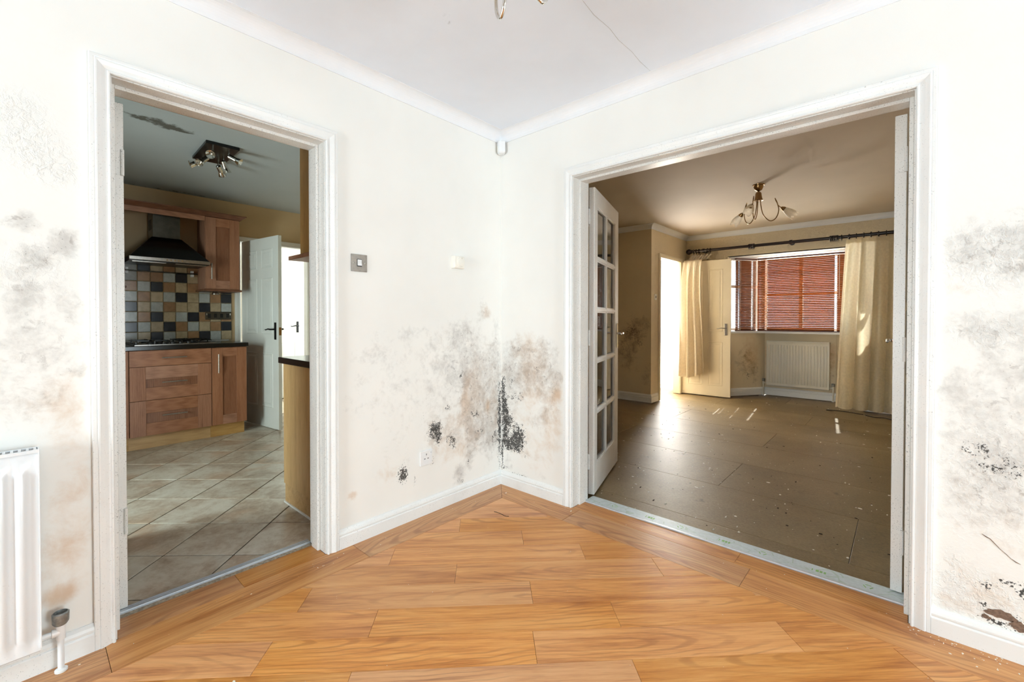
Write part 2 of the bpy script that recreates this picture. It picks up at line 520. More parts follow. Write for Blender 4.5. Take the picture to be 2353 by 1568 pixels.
# ------------------------------------------------------------------ mesh helpers
class MB:
    def __init__(s):
        s.v = []
        s.f = []

    def add(s, vs, fs):
        o = len(s.v)
        s.v += [tuple(p) for p in vs]
        s.f += [tuple(i + o for i in f) for f in fs]
        return s

    def box(s, x0, x1, y0, y1, z0, z1, mtx=None):
        x0, x1 = min(x0, x1), max(x0, x1)
        y0, y1 = min(y0, y1), max(y0, y1)
        z0, z1 = min(z0, z1), max(z0, z1)
        vs = [Vector((x, y, z)) for z in (z0, z1) for y in (y0, y1) for x in (x0, x1)]
        if mtx is not None:
            vs = [mtx @ p for p in vs]
        return s.add(vs, [(0, 2, 3, 1), (4, 5, 7, 6), (0, 1, 5, 4), (2, 6, 7, 3), (0, 4, 6, 2), (1, 3, 7, 5)])

    def prism(s, poly, z0, z1):
        """poly counter-clockwise in xy"""
        n = len(poly)
        vs = [(p[0], p[1], z0) for p in poly] + [(p[0], p[1], z1) for p in poly]
        fs = [tuple(range(n - 1, -1, -1)), tuple(range(n, 2 * n))]
        fs += [(i, (i + 1) % n, n + (i + 1) % n, n + i) for i in range(n)]
        return s.add(vs, fs)

    def hull(s, rings, closed_ends=True):
        """rings of equal length joined in order"""
        n = len(rings[0])
        vs = [p for r in rings for p in r]
        fs = []
        for k in range(len(rings) - 1):
            for i in range(n):
                j = (i + 1) % n
                fs.append((k * n + i, k * n + j, (k + 1) * n + j, (k + 1) * n + i))
        if closed_ends:
            fs.append(tuple(range(n - 1, -1, -1)))
            o = (len(rings) - 1) * n
            fs.append(tuple(o + i for i in range(n)))
        return s.add(vs, fs)

    def tube(s, pts, r, n=8):
        pts = [Vector(p) for p in pts]
        rs = r if isinstance(r, (list, tuple)) else [r] * len(pts)
        t0 = (pts[1] - pts[0]).normalized()
        up = Vector((0, 0, 1)) if abs(t0.z) < 0.9 else Vector((1, 0, 0))
        a = t0.cross(up).normalized()
        rings = []
        for i, p in enumerate(pts):
            if i == 0:
                t = t0
            elif i == len(pts) - 1:
                t = (pts[i] - pts[i - 1]).normalized()
            else:
                t = ((pts[i] - pts[i - 1]).normalized() + (pts[i + 1] - pts[i]).normalized()).normalized()
            a = (a - t * a.dot(t)).normalized()
            b = t.cross(a)
            rings.append([p + (a * math.cos(2 * PI * k / n) + b * math.sin(2 * PI * k / n)) * rs[i] for k in range(n)])
        return s.hull(rings)

    def lathe(s, prof, n=20, mtx=None):
        """prof: (radius, height) along local z"""
        rings = []
        for r, z in prof:
            ring = [Vector((r * math.cos(2 * PI * k / n), r * math.sin(2 * PI * k / n), z)) for k in range(n)]
            rings.append([mtx @ p for p in ring] if mtx is not None else ring)
        return s.hull(rings)

    def grid(s, fn, nu, nv):
        vs = [fn(i / nu, j / nv) for j in range(nv + 1) for i in range(nu + 1)]
        fs = [(j * (nu + 1) + i, j * (nu + 1) + i + 1, (j + 1) * (nu + 1) + i + 1, (j + 1) * (nu + 1) + i) for j in range(nv) for i in range(nu)]
        return s.add(vs, fs)

    def sweep(s, path, prof, put, left=True):
        """mitred sweep: path of 2d points, prof (offset to the left of the path, height); put(u, v, h) -> xyz"""
        pts = [Vector(p) for p in path]
        sg = 1 if left else -1
        nrm = []
        for i in range(len(pts) - 1):
            d = (pts[i + 1] - pts[i]).normalized()
            nrm.append(Vector((-d.y, d.x)) * sg)
        rings = []
        for i, p in enumerate(pts):
            if i == 0:
                m = nrm[0]
            elif i == len(pts) - 1:
                m = nrm[-1]
            else:
                a, b = nrm[i - 1], nrm[i]
                m = (a + b) / (1 + a.dot(b))
            rings.append([put(p.x + m.x * d, p.y + m.y * d, h) for d, h in prof])
        return s.hull(rings)

    def build(s, name, mat, parent=None, smooth=False, bevel=0.0, local=False, kind=None, seg=2):
        me = bpy.data.meshes.new(name)
        vs = s.v
        if parent is not None and not local:
            L = world_loc(parent)
            vs = [(p[0] - L.x, p[1] - L.y, p[2] - L.z) for p in vs]
        me.from_pydata([tuple(p) for p in vs], [], s.f)
        me.materials.append(M[mat] if isinstance(mat, str) else mat)
        fix_normals(me)
        if smooth:
            me.polygons.foreach_set('use_smooth', [True] * len(me.polygons))
        me.update()
        o = bpy.data.objects.new(name, me)
        COL.objects.link(o)
        if parent is not None:
            o.parent = parent
        if bevel:
            b = o.modifiers.new('bevel', 'BEVEL')
            b.width = bevel
            b.segments = seg
            b.limit_method = 'ANGLE'
            b.angle_limit = R(35)
        elif smooth:
            try:
                me.set_sharp_from_angle(angle=R(42))
            except Exception:
                pass
        if kind:
            o['kind'] = kind
        return o


def fix_normals(me):
    import bmesh
    bm = bmesh.new()
    bm.from_mesh(me)
    bmesh.ops.recalc_face_normals(bm, faces=bm.faces)
    bm.to_mesh(me)
    bm.free()


def world_loc(o):
    v = Vector(o.location)
    while o.parent is not None:
        o = o.parent
        v = v + Vector(o.location)
    return v


def tag(o, label, cat, group=None, kind=None):
    if label:
        o['label'] = label
    if cat:
        o['category'] = cat
    if group:
        o['group'] = group
    if kind:
        o['kind'] = kind
    return o


def root(name, loc, label=None, cat=None, group=None, kind=None, rz=0.0):
    o = bpy.data.objects.new(name, None)
    o.empty_display_size = 0.05
    COL.objects.link(o)
    o.location = loc
    o.rotation_euler = (0, 0, rz)
    return tag(o, label, cat, group, kind)


def inst(name, mesh, parent, loc, rot=(0, 0, 0), scale=None):
    o = bpy.data.objects.new(name, mesh)
    COL.objects.link(o)
    o.parent = parent
    o.location = loc
    o.rotation_euler = rot
    if scale:
        o.scale = scale
    return o


def box(name, mat, ext, parent=None, bevel=0.0, local=False, kind=None):
    return MB().box(*ext).build(name, mat, parent, bevel=bevel, local=local, kind=kind)


def clip(poly, planes):
    """convex polygon cut by half planes a*x + b*y <= c"""
    for a, b, c in planes:
        out = []
        for i in range(len(poly)):
            p, q = poly[i], poly[(i + 1) % len(poly)]
            dp, dq = a * p[0] + b * p[1] - c, a * q[0] + b * q[1] - c
            if dp <= 0:
                out.append(p)
            if (dp < 0 < dq) or (dq < 0 < dp):
                t = dp / (dp - dq)
                out.append((p[0] + t * (q[0] - p[0]), p[1] + t * (q[1] - p[1])))
        poly = out
        if len(poly) < 3:
            return []
    res = []
    for p in poly:
        if not res or math.hypot(p[0] - res[-1][0], p[1] - res[-1][1]) > 1e-5:
            res.append(p)
    if len(res) > 1 and math.hypot(res[0][0] - res[-1][0], res[0][1] - res[-1][1]) < 1e-5:
        res.pop()
    return res if len(res) >= 3 else []


def area(poly):
    return 0.5 * sum(poly[i][0] * poly[(i + 1) % len(poly)][1] - poly[(i + 1) % len(poly)][0] * poly[i][1] for i in range(len(poly)))


def inset(poly, d):
    pl = []
    for i in range(len(poly)):
        p, q = poly[i], poly[(i + 1) % len(poly)]
        ex, ey = q[0] - p[0], q[1] - p[1]
        l = math.hypot(ex, ey)
        if l < 1e-6:
            continue
        a, b = ey / l, -ex / l
        pl.append((a, b, a * p[0] + b * p[1] - d))
    return clip(poly, pl)


def slab(name, poly, ang, mat, parent, z_top=0.0, thick=0.006, gap=0.0006, cham=0.001, z_rel=True):
    """one flat piece (plank, tile, panel) with its own edges; local x runs along the piece"""
    if area(poly) < 0:
        poly = poly[::-1]
    p0 = inset(poly, gap)
    p1 = inset(poly, gap + cham)
    if not p0 or not p1 or len(p0) != len(p1) or area(p1) < 8e-6:
        return None
    cx = sum(p[0] for p in poly) / len(poly)
    cy = sum(p[1] for p in poly) / len(poly)
    c, s = math.cos(-ang), math.sin(-ang)
    loc = lambda p, z: ((p[0] - cx) * c - (p[1] - cy) * s, (p[0] - cx) * s + (p[1] - cy) * c, z)
    mb = MB()
    mb.hull([[loc(p, -thick) for p in p0], [loc(p, -cham * 0.8) for p in p0], [loc(p, 0) for p in p1]])
    o = mb.build(name, mat, parent, local=True)
    L = world_loc(parent)
    o.location = (cx - L.x, cy - L.y, z_top - L.z)
    o.rotation_euler = (0, 0, ang)
    return o

# ------------------------------------------------------------------ rooms: walls, ceilings, floors
H = 2.41          # ceiling height
WT = 0.17         # thickness of the two doorway walls
KD = (-1.997, -1.240)   # kitchen doorway, clear of the lining (y)
LD = (0.5975, 2.107)    # living room doorway (x)
DH = 1.995              # head of both linings


def envelope(U, V, blobs):
    env = np.zeros(U.shape + (4,))
    for ch, u, v, ru, rv, st in blobs:
        r2 = ((U - u) / ru) ** 2 + ((V - v) / rv) ** 2
        val = st * np.exp(-r2 ** 1.4)
        env[..., ch] = 1 - (1 - env[..., ch]) * (1 - np.clip(val, 0, 1))
    return env


def put_stain(me, cols):
    at = me.color_attributes.new('stain', 'FLOAT_COLOR', 'POINT')
    at.data.foreach_set('color', np.asarray(cols, dtype=np.float32).ravel())


def lines(a, b, res, extra=()):
    n = max(1, int(round((b - a) / res)))
    xs = list(np.linspace(a, b, n + 1)) + [e for e in extra if a < e < b]
    return np.array(sorted(set(round(float(x), 5) for x in xs)))


def plaster_wall(name, mat, put, u0, u1, v0, v1, opening=None, body=(), blobs=(), res=0.016):
    """painted face as a fine grid (carries the damp stains) on a solid body"""
    ext_u = opening[:2] if opening else ()
    ext_v = opening[2:3] if opening else ()
    us, vs = lines(u0, u1, res, ext_u), lines(v0, v1, res, ext_v)
    U, V = np.meshgrid(us, vs)
    env = envelope(U, V, blobs).reshape(-1, 4)
    mb = MB()
    nu = len(us)
    pts = [put(float(u), float(v)) for v in vs for u in us]
    fs = []
    for j in range(len(vs) - 1):
        for i in range(nu - 1):
            if opening and opening[0] - 1e-6 <= us[i] and us[i + 1] <= opening[1] + 1e-6 and vs[j + 1] <= opening[2] + 1e-6:
                continue
            k = j * nu + i
            fs.append((k, k + 1, k + 1 + nu, k + nu))
    mb.add(pts, fs)
    n0 = len(mb.v)
    for b in body:
        mb.box(*b)
    me = bpy.data.meshes.new(name)
    me.from_pydata(mb.v, [], mb.f)
    me.materials.append(M[mat])
    cols = np.zeros((len(mb.v), 4), dtype=np.float32)
    cols[:n0] = env
    put_stain(me, cols)
    me.update()
    o = bpy.data.objects.new(name, me)
    COL.objects.link(o)
    o['kind'] = 'structure'
    return o


def with_opening(ax, lo, hi, t0, t1, z1, op):
    """solid boxes around an opening; ax = 'x' wall spans y, 'y' wall spans x"""
    a, b, zt = op[:3]
    zb = op[3] if len(op) > 3 else 0.0
    mk = (lambda u0, u1, z0, z_: (t0, t1, u0, u1, z0, z_)) if ax == 'x' else (lambda u0, u1, z0, z_: (u0, u1, t0, t1, z0, z_))
    out = [mk(lo, a, 0, z1), mk(b, hi, 0, z1), mk(a, b, zt, z1)]
    if zb > 0:
        out.append(mk(a, b, 0, zb))
    return out


# channel 0 grey film, 1 black mould, 2 ochre, 3 blisters
LB = [(0, -2.203, 1.450, .030, .042, .95), (0, -2.121, 1.392, .045, .062, .95), (0, -2.199, 1.340, .036, .05, .95), (0, -2.17, 1.335, .03, .03, .8),
      (0, -2.239, 1.447, .03, .03, .7), (0, -2.167, 1.19, .10, .16, .55), (0, -2.097, 1.193, .04, .05, .5), (0, -2.21, 1.22, .05, .1, .6),
      (0, -2.22, 1.0, .10, .14, .68), (0, -2.12, 1.05, .08, .12, .55), (0, -2.094, .973, .03, .03, .55), (0, -2.17, .88, .06, .06, .5), (0, -2.22, .8, .08, .1, .35),
      (2, -2.12, .859, .10, .16, .5), (2, -2.136, .222, .05, .04, .95), (2, -2.10, .5, .08, .25, .45), (2, -2.16, .35, .09, .1, .4),
      (3, -2.191, 1.704, .07, .07, .9), (3, -2.134, 1.636, .06, .05, .9), (3, -2.22, 1.8, .06, .06, .7), (3, -2.18, 1.3, .08, .1, .3),
      # beside the corner
      (0, -0.975, .99, .08, .09, .45), (0, -.86, .93, .20, .16, .42), (0, -.727, 1.075, .11, .06, .55), (0, -.50, .98, .22, .16, .62), (0, -.365, 1.06, .16, .1, .6),
      (0, -.172, 1.20, .07, .09, .62), (0, -.25, .80, .25, .24, .80), (0, -.52, .74, .22, .2, .60), (0, -.20, .52, .17, .22, .80), (0, -.12, .33, .10, .16, .85),
      (0, -.26, .47, .08, .12, .9), (0, -.384, .16, .05, .09, 1.0), (0, -.29, .28, .05, .13, .8), (0, -.50, .50, .14, .10, .62), (0, -.76, .62, .2, .22, .42), (0, -.93, .72, .16, .26, .36),
      (0, -1.10, .80, .08, .25, .35), (0, -.80, .34, .12, .12, .35), (0, -.05, .75, .06, .45, .7), (0, -.56, .44, .09, .09, .8), (0, -.42, .40, .07, .08, .7), (0, -.95, .42, .06, .05, .35),
      (1, -.575, .475, .055, .06, .95), (1, -.545, .44, .02, .06, .9), (1, -.455, .40, .04, .05, .55), (1, -.43, .36, .02, .04, .6), (1, -.800, .272, .035, .055, .95), (1, -.60, .30, .012, .03, .8),
      (1, -.012, .42, .022, .30, .95), (1, -.06, .33, .03, .05, .6), (1, -.10, .46, .015, .03, .5), (1, -.25, .52, .05, .03, .5), (1, -.20, .40, .03, .04, .45), (1, -.37, .78, .012, .02, .75),
      (1, -.48, .60, .03, .02, .6), (1, -.66, .58, .012, .02, .5), (1, -.72, .22, .012, .03, .6), (1, -.35, .12, .012, .02, .6), (1, -.30, .22, .01, .02, .6),
      (2, -.128, .555, .018, .05, 1.0), (2, -.33, .62, .04, .1, .55), (2, -.26, .70, .1, .2, .4), (2, -1.101, .242, .035, .03, .8), (2, -.15, 1.2, .06, .06, .5), (2, -.35, .4, .25, .2, .35), (2, -.9, .3, .1, .1, .35)]
RB = [(0, .157, .93, .14, .10, .80), (0, .38, .95, .12, .10, .70), (0, .30, .80, .20, .12, .80), (0, .09, .78, .10, .12, .8), (0, .40, .62, .10, .16, .65), (0, .32, .46, .08, .1, .55), (0, .10, .62, .10, .2, .5),
      (0, .08, .15, .06, .06, .65), (0, .25, .25, .1, .06, .3), (0, .45, .78, .07, .1, .6), (0, .36, .13, .04, .03, .5),
      (1, .022, .66, .025, .10, .9), (1, .035, .54, .035, .09, 1.0), (1, .060, .455, .055, .06, 1.0), (1, .045, .36, .03, .10, .95), (1, .16, .355, .07, .085, 1.0), (1, .12, .29, .06, .05, .95), (1, .075, .28, .04, .05, .9),
      (1, .17, .27, .03, .03, .8), (1, .012, .22, .012, .16, .95), (1, .15, .62, .08, .04, .45), (1, .22, .23, .01, .015, .7), (1, .33, .82, .03, .03, .4), (1, .10, .72, .04, .04, .45), (1, .02, .115, .06, .012, .8), (1, .18, .100, .12, .010, .6),
      (2, .48, .665, .035, .045, 1.0), (2, .25, .95, .2, .12, .35), (2, .35, .75, .2, .2, .35), (2, .45, .5, .08, .2, .4),
      # right of the doorway
      (0, 2.30, 1.38, .11, .10, .85), (0, 2.224, 1.34, .05, .06, .8), (0, 2.36, 1.45, .10, .10, .75), (0, 2.42, 1.30, .12, .16, .7), (0, 2.30, 1.12, .12, .06, .85), (0, 2.36, 1.05, .10, .08, .85), (0, 2.24, 1.11, .05, .03, .6),
      (0, 2.30, .93, .18, .12, .60), (0, 2.27, .72, .15, .16, .72), (0, 2.36, .60, .16, .14, .85), (0, 2.29, .48, .14, .12, .60), (0, 2.22, .90, .05, .08, .5), (0, 2.40, .80, .15, .2, .6),
      (1, 2.300, .222, .016, .018, .8), (1, 2.348, .252, .028, .014, .75), (1, 2.392, .235, .02, .03, .85), (1, 2.30, .155, .012, .012, .7), (1, 2.345, .105, .07, .012, .75), (1, 2.40, .13, .04, .03, .6), (1, 2.27, .70, .04, .03, .5), (1, 2.33, .64, .07, .04, .48),
      (2, 2.22, 1.30, .05, .06, .6), (2, 2.25, 1.25, .06, .04, .5), (2, 2.224, .125, .06, .03, .9), (2, 2.26, .2, .1, .1, .45), (2, 2.31, .16, .08, .05, .5), (2, 2.28, .4, .12, .2, .35), (2, 2.25, .6, .1, .1, .3),
      (3, 2.224, .14, .06, .05, 1.0), (3, 2.26, .19, .09, .07, .9), (3, 2.33, .17, .08, .07, .9), (3, 2.22, .25, .03, .06, .9), (3, 2.30, 1.36, .15, .12, .6), (3, 2.30, .6, .2, .25, .35), (3, 2.30, 1.1, .12, .08, .4)]

LB = [(c, u, v, ru, rv, st * (.62 if (c == 0 and -1.2 < u < -.45) else 1.0)) for c, u, v, ru, rv, st in LB]
LB = [(c, u, v, ru, rv, st * (.72 if (c == 0 and u < -2 and ru > .045) else 1.0)) for c, u, v, ru, rv, st in LB]
RB = [(c, u, v, ru, rv, st * (.74 if (c == 0 and u > 2) else .6 if (c == 2 and u > 2) else 1.0)) for c, u, v, ru, rv, st in RB]
LB += [(0, -2.36, 1.30, .14, .16, .55), (0, -2.42, 1.0, .16, .22, .5), (0, -2.62, 1.12, .14, .14, .35), (2, -2.40, .85, .16, .2, .4)]
RB += [(0, 2.58, 1.36, .16, .14, .5), (0, 2.56, 1.0, .16, .16, .5), (0, 2.60, .66, .2, .2, .5), (0, 2.85, .9, .16, .25, .3), (1, 2.50, .2, .04, .04, .6), (1, 2.62, .14, .08, .03, .5), (2, 2.5, .4, .2, .25, .35)]
LB += [(2, -.16, .78, .22, .40, .30), (2, -.45, .45, .3, .25, .30), (2, -.06, .45, .06, .4, .35)]
RB += [(2, .22, .72, .26, .36, .38), (2, .3, .3, .25, .2, .35), (0, .2, .7, .12, .08, .6)]
wl = plaster_wall('wall_left', 'wall_dining', lambda u, v: (0.0, u, v), -5.2, 0.0, 0.0, H,
                  (KD[0] - .02, KD[1] + .02, DH + .02), with_opening('x', -5.2, -0.0, -WT, -.003, H, (KD[0] - .02, KD[1] + .02, DH + .02)), LB)
tag(wl, 'cream plaster wall around the kitchen doorway with grey mould', 'wall')
wr = plaster_wall('wall_right', 'wall_dining', lambda u, v: (u, 0.0, v), 0.0, 5.2, 0.0, H,
                  (LD[0] - .02, LD[1] + .02, DH + .02), with_opening('y', -1.1, 5.2, .003, WT, H, (LD[0] - .02, LD[1] + .02, DH + .02)), RB)
tag(wr, 'cream plaster wall around the wide living room doorway, mouldy and blistered', 'wall')


def struct(name, mat, boxes, label=None, cat=None, bevel=0):
    mb = MB()
    for b in boxes:
        mb.box(*b)
    o = mb.build(name, mat, None, bevel=bevel)
    return tag(o, label, cat, None, 'structure')


WS = (-1.40, -.40, 1.84, .16)
struct('wall_side', 'wall_white', with_opening('x', -5.2, WT, 5.2, 5.3, H, WS), 'side wall of the dining room holding an added window', 'wall')
WD = (.50, 1.50, 1.84, .16)
struct('wall_back', 'wall_white', with_opening('y', -.17, 5.3, -5.3, -5.2, H, WD), 'rear wall of the dining room holding an added window', 'wall')
WK = (-1.75, -.95, 1.84, .16)
struct('wall_kitchen_rear', 'wall_kitchen', with_opening('y', -3.5, -.17, -3.3, -3.2, H, WK), 'rear kitchen wall holding a glazed opening', 'wall')
KF = (-.612, .155, 2.0)
wkf = struct('wall_kitchen_far', 'wall_kitchen', with_opening('x', -3.3, .4, -3.5, -3.4, H, KF), 'sand coloured kitchen wall behind the cooker hood', 'wall')
struct('wall_kitchen_side', 'wall_kitchen', [(-3.4, -1.1, .30, .40, 0, H), (-1.2, -1.1, WT, .30, 0, H)], 'short kitchen wall beside the far door', 'wall')
FB = [(0, -.75, .9, .25, .25, .75), (0, -.6, 1.05, .15, .15, .75), (0, -.8, .6, .2, .25, .6), (0, -.5, .35, .1, .2, .5), (1, -.72, .95, .1, .1, .45), (1, -.62, .8, .05, .05, .5)]
w1 = plaster_wall('wall_living_return', 'wall_living', lambda u, v: (u, 3.43, v), -1.0, -.45, 0, H, None, [(-1.0, -.45, 3.433, 3.53, 0, H)], FB, .03)
tag(w1, 'shaded cream wall end in the living room with brown mould patches', 'wall')
HD = (3.70, 4.46, 2.0)
struct('wall_living_door', 'wall_living', with_opening('x', 3.53, 4.70, -.55, -.45, H, HD) + [(-.55, -.4505, 3.431, 3.53, 0, H)], 'cream living room wall beside the bright hall doorway', 'wall')
struct('wall_living_left', 'wall_living', [(-1.1, -1.0, WT, 3.53, 0, H)], 'left wall of the living room', 'wall')
struct('wall_living_right', 'wall_living', [(2.6, 2.7, WT, 4.8, 0, H)], 'right wall of the living room', 'wall')
BH = 2.05  # bay head
struct('wall_living_far', 'wall_living', [(-.55, .15, 4.70, 4.80, 0, H), (1.77, 2.7, 4.70, 4.80, 0, H), (.15, 1.77, 4.70, 4.80, BH, H)],
       'cream living room wall above and beside the bay window', 'wall')
BAY = [(.20, 4.72), (.535, 5.22), (1.40, 5.22), (1.735, 4.72)]
BB = [(0, .30, .55, .15, .2, .6), (2, .35, .6, .2, .3, .7), (1, .33, .35, .06, .1, .5), (0, .4, .3, .1, .15, .5), (2, .5, .7, .1, .2, .6)]


def lerp2(a, b, t):
    return (a[0] + (b[0] - a[0]) * t, a[1] + (b[1] - a[1]) * t)


def bay_wall(name, a, b, blobs, label):
    L = math.hypot(b[0] - a[0], b[1] - a[1])
    d = ((b[0] - a[0]) / L, (b[1] - a[1]) / L)
    n = (-d[1], d[0])   # outwards
    put = lambda u, v: (a[0] + d[0] * u, a[1] + d[1] * u, v)
    o = plaster_wall(name, 'wall_living', put, 0, L, 0, .925, None, [], blobs, .03)
    mb = MB()
    q = [a, b, (b[0] + n[0] * .16, b[1] + n[1] * .16), (a[0] + n[0] * .16, a[1] + n[1] * .16)]
    q = [(p[0] + n[0] * .002, p[1] + n[1] * .002) for p in q]
    o2 = MB().prism(q[::-1] if area(q) < 0 else q, 0, .925).build('outer_leaf', 'brick', o)
    return tag(o, label, 'wall')


bay_wall('wall_bay_left', BAY[0], BAY[1], [(0, .25, .5, .2, .25, .65), (2, .35, .6, .2, .3, .7), (1, .3, .3, .05, .06, .5), (0, .45, .3, .12, .2, .5)], 'angled damp wall under the left part of the bay window')
bay_wall('wall_bay_middle', BAY[1], BAY[2], [(2, .05, .6, .08, .3, .6), (2, .82, .6, .08, .3, .7), (0, .8, .5, .06, .3, .4)], 'stained wall behind the living room radiator')
bay_wall('wall_bay_right', BAY[2], BAY[3], [(2, .1, .5, .15, .3, .6)], 'angled wall under the right part of the bay window')
struct('ceiling_bay', 'coving', [(.0, 1.92, 4.701, 5.42, BH, BH + .1)], 'white soffit over the bay window', 'ceiling')
# hall spaces seen through the two inner doors
struct('wall_front_hall', 'wall_white', [(-1.7, -1.6, 3.53, 4.9, 0, H), (-1.6, -1.1, 3.43, 3.53, 0, H), (-1.6, -1.42, 4.8, 4.9, 0, H), (-.66, -.55, 4.8, 4.9, 0, H), (-1.42, -.66, 4.8, 4.9, 2.15, H)],
       'bright white walls of the front hall', 'wall')
struct('ceiling_front_hall', 'coving', [(-1.7, -.55, 3.43, 4.9, H, H + .1)], 'ceiling of the front hall', 'ceiling')
struct('floor_front_hall', 'coving', [(-1.7, -.45, 3.53, 4.9, -.05, -.01)], 'pale floor of the front hall', 'floor')
struct('wall_rear_hall', 'wall_white', [(-4.6, -4.5, -1.0, 1.2, 0, H), (-4.6, -3.5, -1.1, -1.0, 0, H), (-4.6, -3.5, 1.1, 1.2, 0, .6), (-4.6, -4.34, 1.1, 1.2, .6, 2.15), (-3.62, -3.5, 1.1, 1.2, .6, 2.15), (-4.6, -3.5, 1.1, 1.2, 2.15, H), (-3.5, -3.4, .4, 1.2, 0, H)],
       'white walls of the passage beyond the kitchen', 'wall')
struct('ceiling_rear_hall', 'coving', [(-4.6, -3.5, -1.1, 1.2, H, H + .1)], 'ceiling of the passage beyond the kitchen', 'ceiling')
struct('floor_rear_hall', 'screed', [(-4.6, -3.4, -1.1, 1.2, -.05, -.003)], 'floor of the passage beyond the kitchen', 'floor')


def ceiling(name, mat, x0, x1, y0, y1, blobs, label):
    o = plaster_wall(name, mat, lambda u, v: (u, v, H), x0, x1, y0, y1, None, [(x0, x1, y0, y1, H + .003, H + .1)], blobs, .04)
    return tag(o, label, 'ceiling')


ceiling('ceiling_dining', 'ceiling', -.17, 5.3, -5.3, 0.17,
        [(0, .75, -1.15, .10, .05, .45), (0, .82, -1.10, .05, .04, .5), (0, .62, -1.0, .1, .05, .25)], 'white dining room ceiling with faint grey smudges')
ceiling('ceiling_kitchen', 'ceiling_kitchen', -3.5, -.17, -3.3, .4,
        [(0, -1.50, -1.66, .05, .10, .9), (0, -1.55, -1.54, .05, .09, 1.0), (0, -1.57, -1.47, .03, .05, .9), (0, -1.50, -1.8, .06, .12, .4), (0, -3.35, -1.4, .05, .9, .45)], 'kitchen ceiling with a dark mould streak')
ceiling('ceiling_living', 'ceiling_living', -1.1, 2.7, .17, 4.8, [(0, .1, .9, .2, .2, .2)], 'discoloured living room ceiling')
# hairline crack in the dining room ceiling
crk = MB()
_p = [(1.122, -.72), (1.112, -.62), (1.118, -.50), (1.108, -.40), (1.113, -.28), (1.106, -.18), (1.108, -.066)]
crk.tube([(x, y, H - .0002) for x, y in _p], [.0006, .0009, .0006, .0008, .0005, .0007, .0004], 4)
crk.build('hairline_crack', 'crack', bpy.data.objects['ceiling_dining'])

# coving, skirting
_arc = [(.057 * (1 - math.cos(R(90 * k / 8))), .057 * (math.sin(R(90 * k / 8)) - 1)) for k in range(9)]
COV = [(0.0, 0.0), (0.0, -.065), (.005, -.065), (.005, -.060)] + [(d + .005, h - .002) for d, h in _arc] + [(.066, -.002), (.066, 0.0)]


def trim_path(name, path, prof, mat, label, z0=0.0, left=False, cat='trim'):
    o = MB().sweep(path, prof, lambda u, v, h: (u, v, z0 + h), left).build(name, mat)
    return tag(o, label, cat, None, 'structure')


COVP = [(d, h) for d, h in COV]
trim_path('trim_1', [(0, -5.2), (0, 0), (5.2, 0)], COVP, 'coving', 'white coving around the dining room ceiling', H, cat='coving')
trim_path('trim_2', [(-1.0, WT), (-1.0, 3.43), (-.45, 3.43), (-.45, 4.70), (2.6, 4.70), (2.6, WT)], COVP, 'coving', 'white coving around the living room ceiling', H, cat='coving')
trim_path('trim_3', [(-4.5, -1.0), (-4.5, 1.1)], COVP, 'coving', 'white coving in the passage beyond the kitchen', H, cat='coving')
SKT = [(0, 0), (.018, 0), (.018, .058), (.0165, .061), (.013, .063), (.0155, .069), (.0155, .074), (.012, .083), (.006, .090), (.004, .093), (0, .093)]
trim_path('baseboard_left', [(0, -5.2), (0, KD[0] - .060)], SKT, 'skirting', 'white skirting behind the dining room radiator', cat='skirting')
trim_path('baseboard_corner', [(0, KD[1] + .060), (0, 0), (LD[0] - .060, 0)], SKT, 'skirting', 'mould speckled white skirting turning the corner', cat='skirting')
trim_path('baseboard_right', [(LD[1] + .060, 0), (5.2, 0)], SKT, 'skirting', 'dirty white skirting right of the wide doorway', cat='skirting')
SKL = [(d, h * 1.2) for d, h in SKT]
trim_path('baseboard_living', [(-1.0, WT), (-1.0, 3.43), (-.45, 3.43), (-.45, HD[0] - .06)], SKL, 'skirting', 'grey white skirting round the living room wall end', z0=.004, cat='skirting')
trim_path('baseboard_bay', [(-.45, 4.70), (.187, 4.70), BAY[1], BAY[2], (1.748, 4.70), (2.6, 4.70)], SKL, 'skirting', 'white skirting following the bay', z0=.004, cat='skirting')


# ------------------------------------------------------------------ floors, piece by piece
fd = struct('floor', 'subfloor', [(-.16, 5.3, -5.3, .15, -.06, -.005)], 'oak effect plank floor laid diagonally with a straight border', 'floor')
C45 = math.cos(PI / 4)


def uv2(u, v):
    return ((u + v) * C45, (u - v) * C45)


_joint = {-5: .55, -4: .25, -3: .68, -2: .09, -1: .374, 0: -.235, 1: .09, 2: .403, 3: .072, 4: .392, 5: .10, 6: .41, 7: .08, 8: .38}
PL, PWID = .925, .1524
field = [(-1, 0, -.183), (0, 1, -.183), (1, 0, 5.02), (0, -1, 5.02)]
for r in range(-6, 42):
    v0, v1 = .995 + r * PWID, .995 + (r + 1) * PWID
    j = _joint.get(r, .05 + .31 * (r % 3))
    for k in range(-7, 8):
        poly = [uv2(j + k * PL, v0), uv2(j + (k + 1) * PL, v0), uv2(j + (k + 1) * PL, v1), uv2(j + k * PL, v1)]
        poly = clip(poly, field)
        if poly and abs(area(poly)) > 3e-5:
            slab('plank', poly, PI / 4, 'plank', fd, 0.0, .006, .0005, .0008)
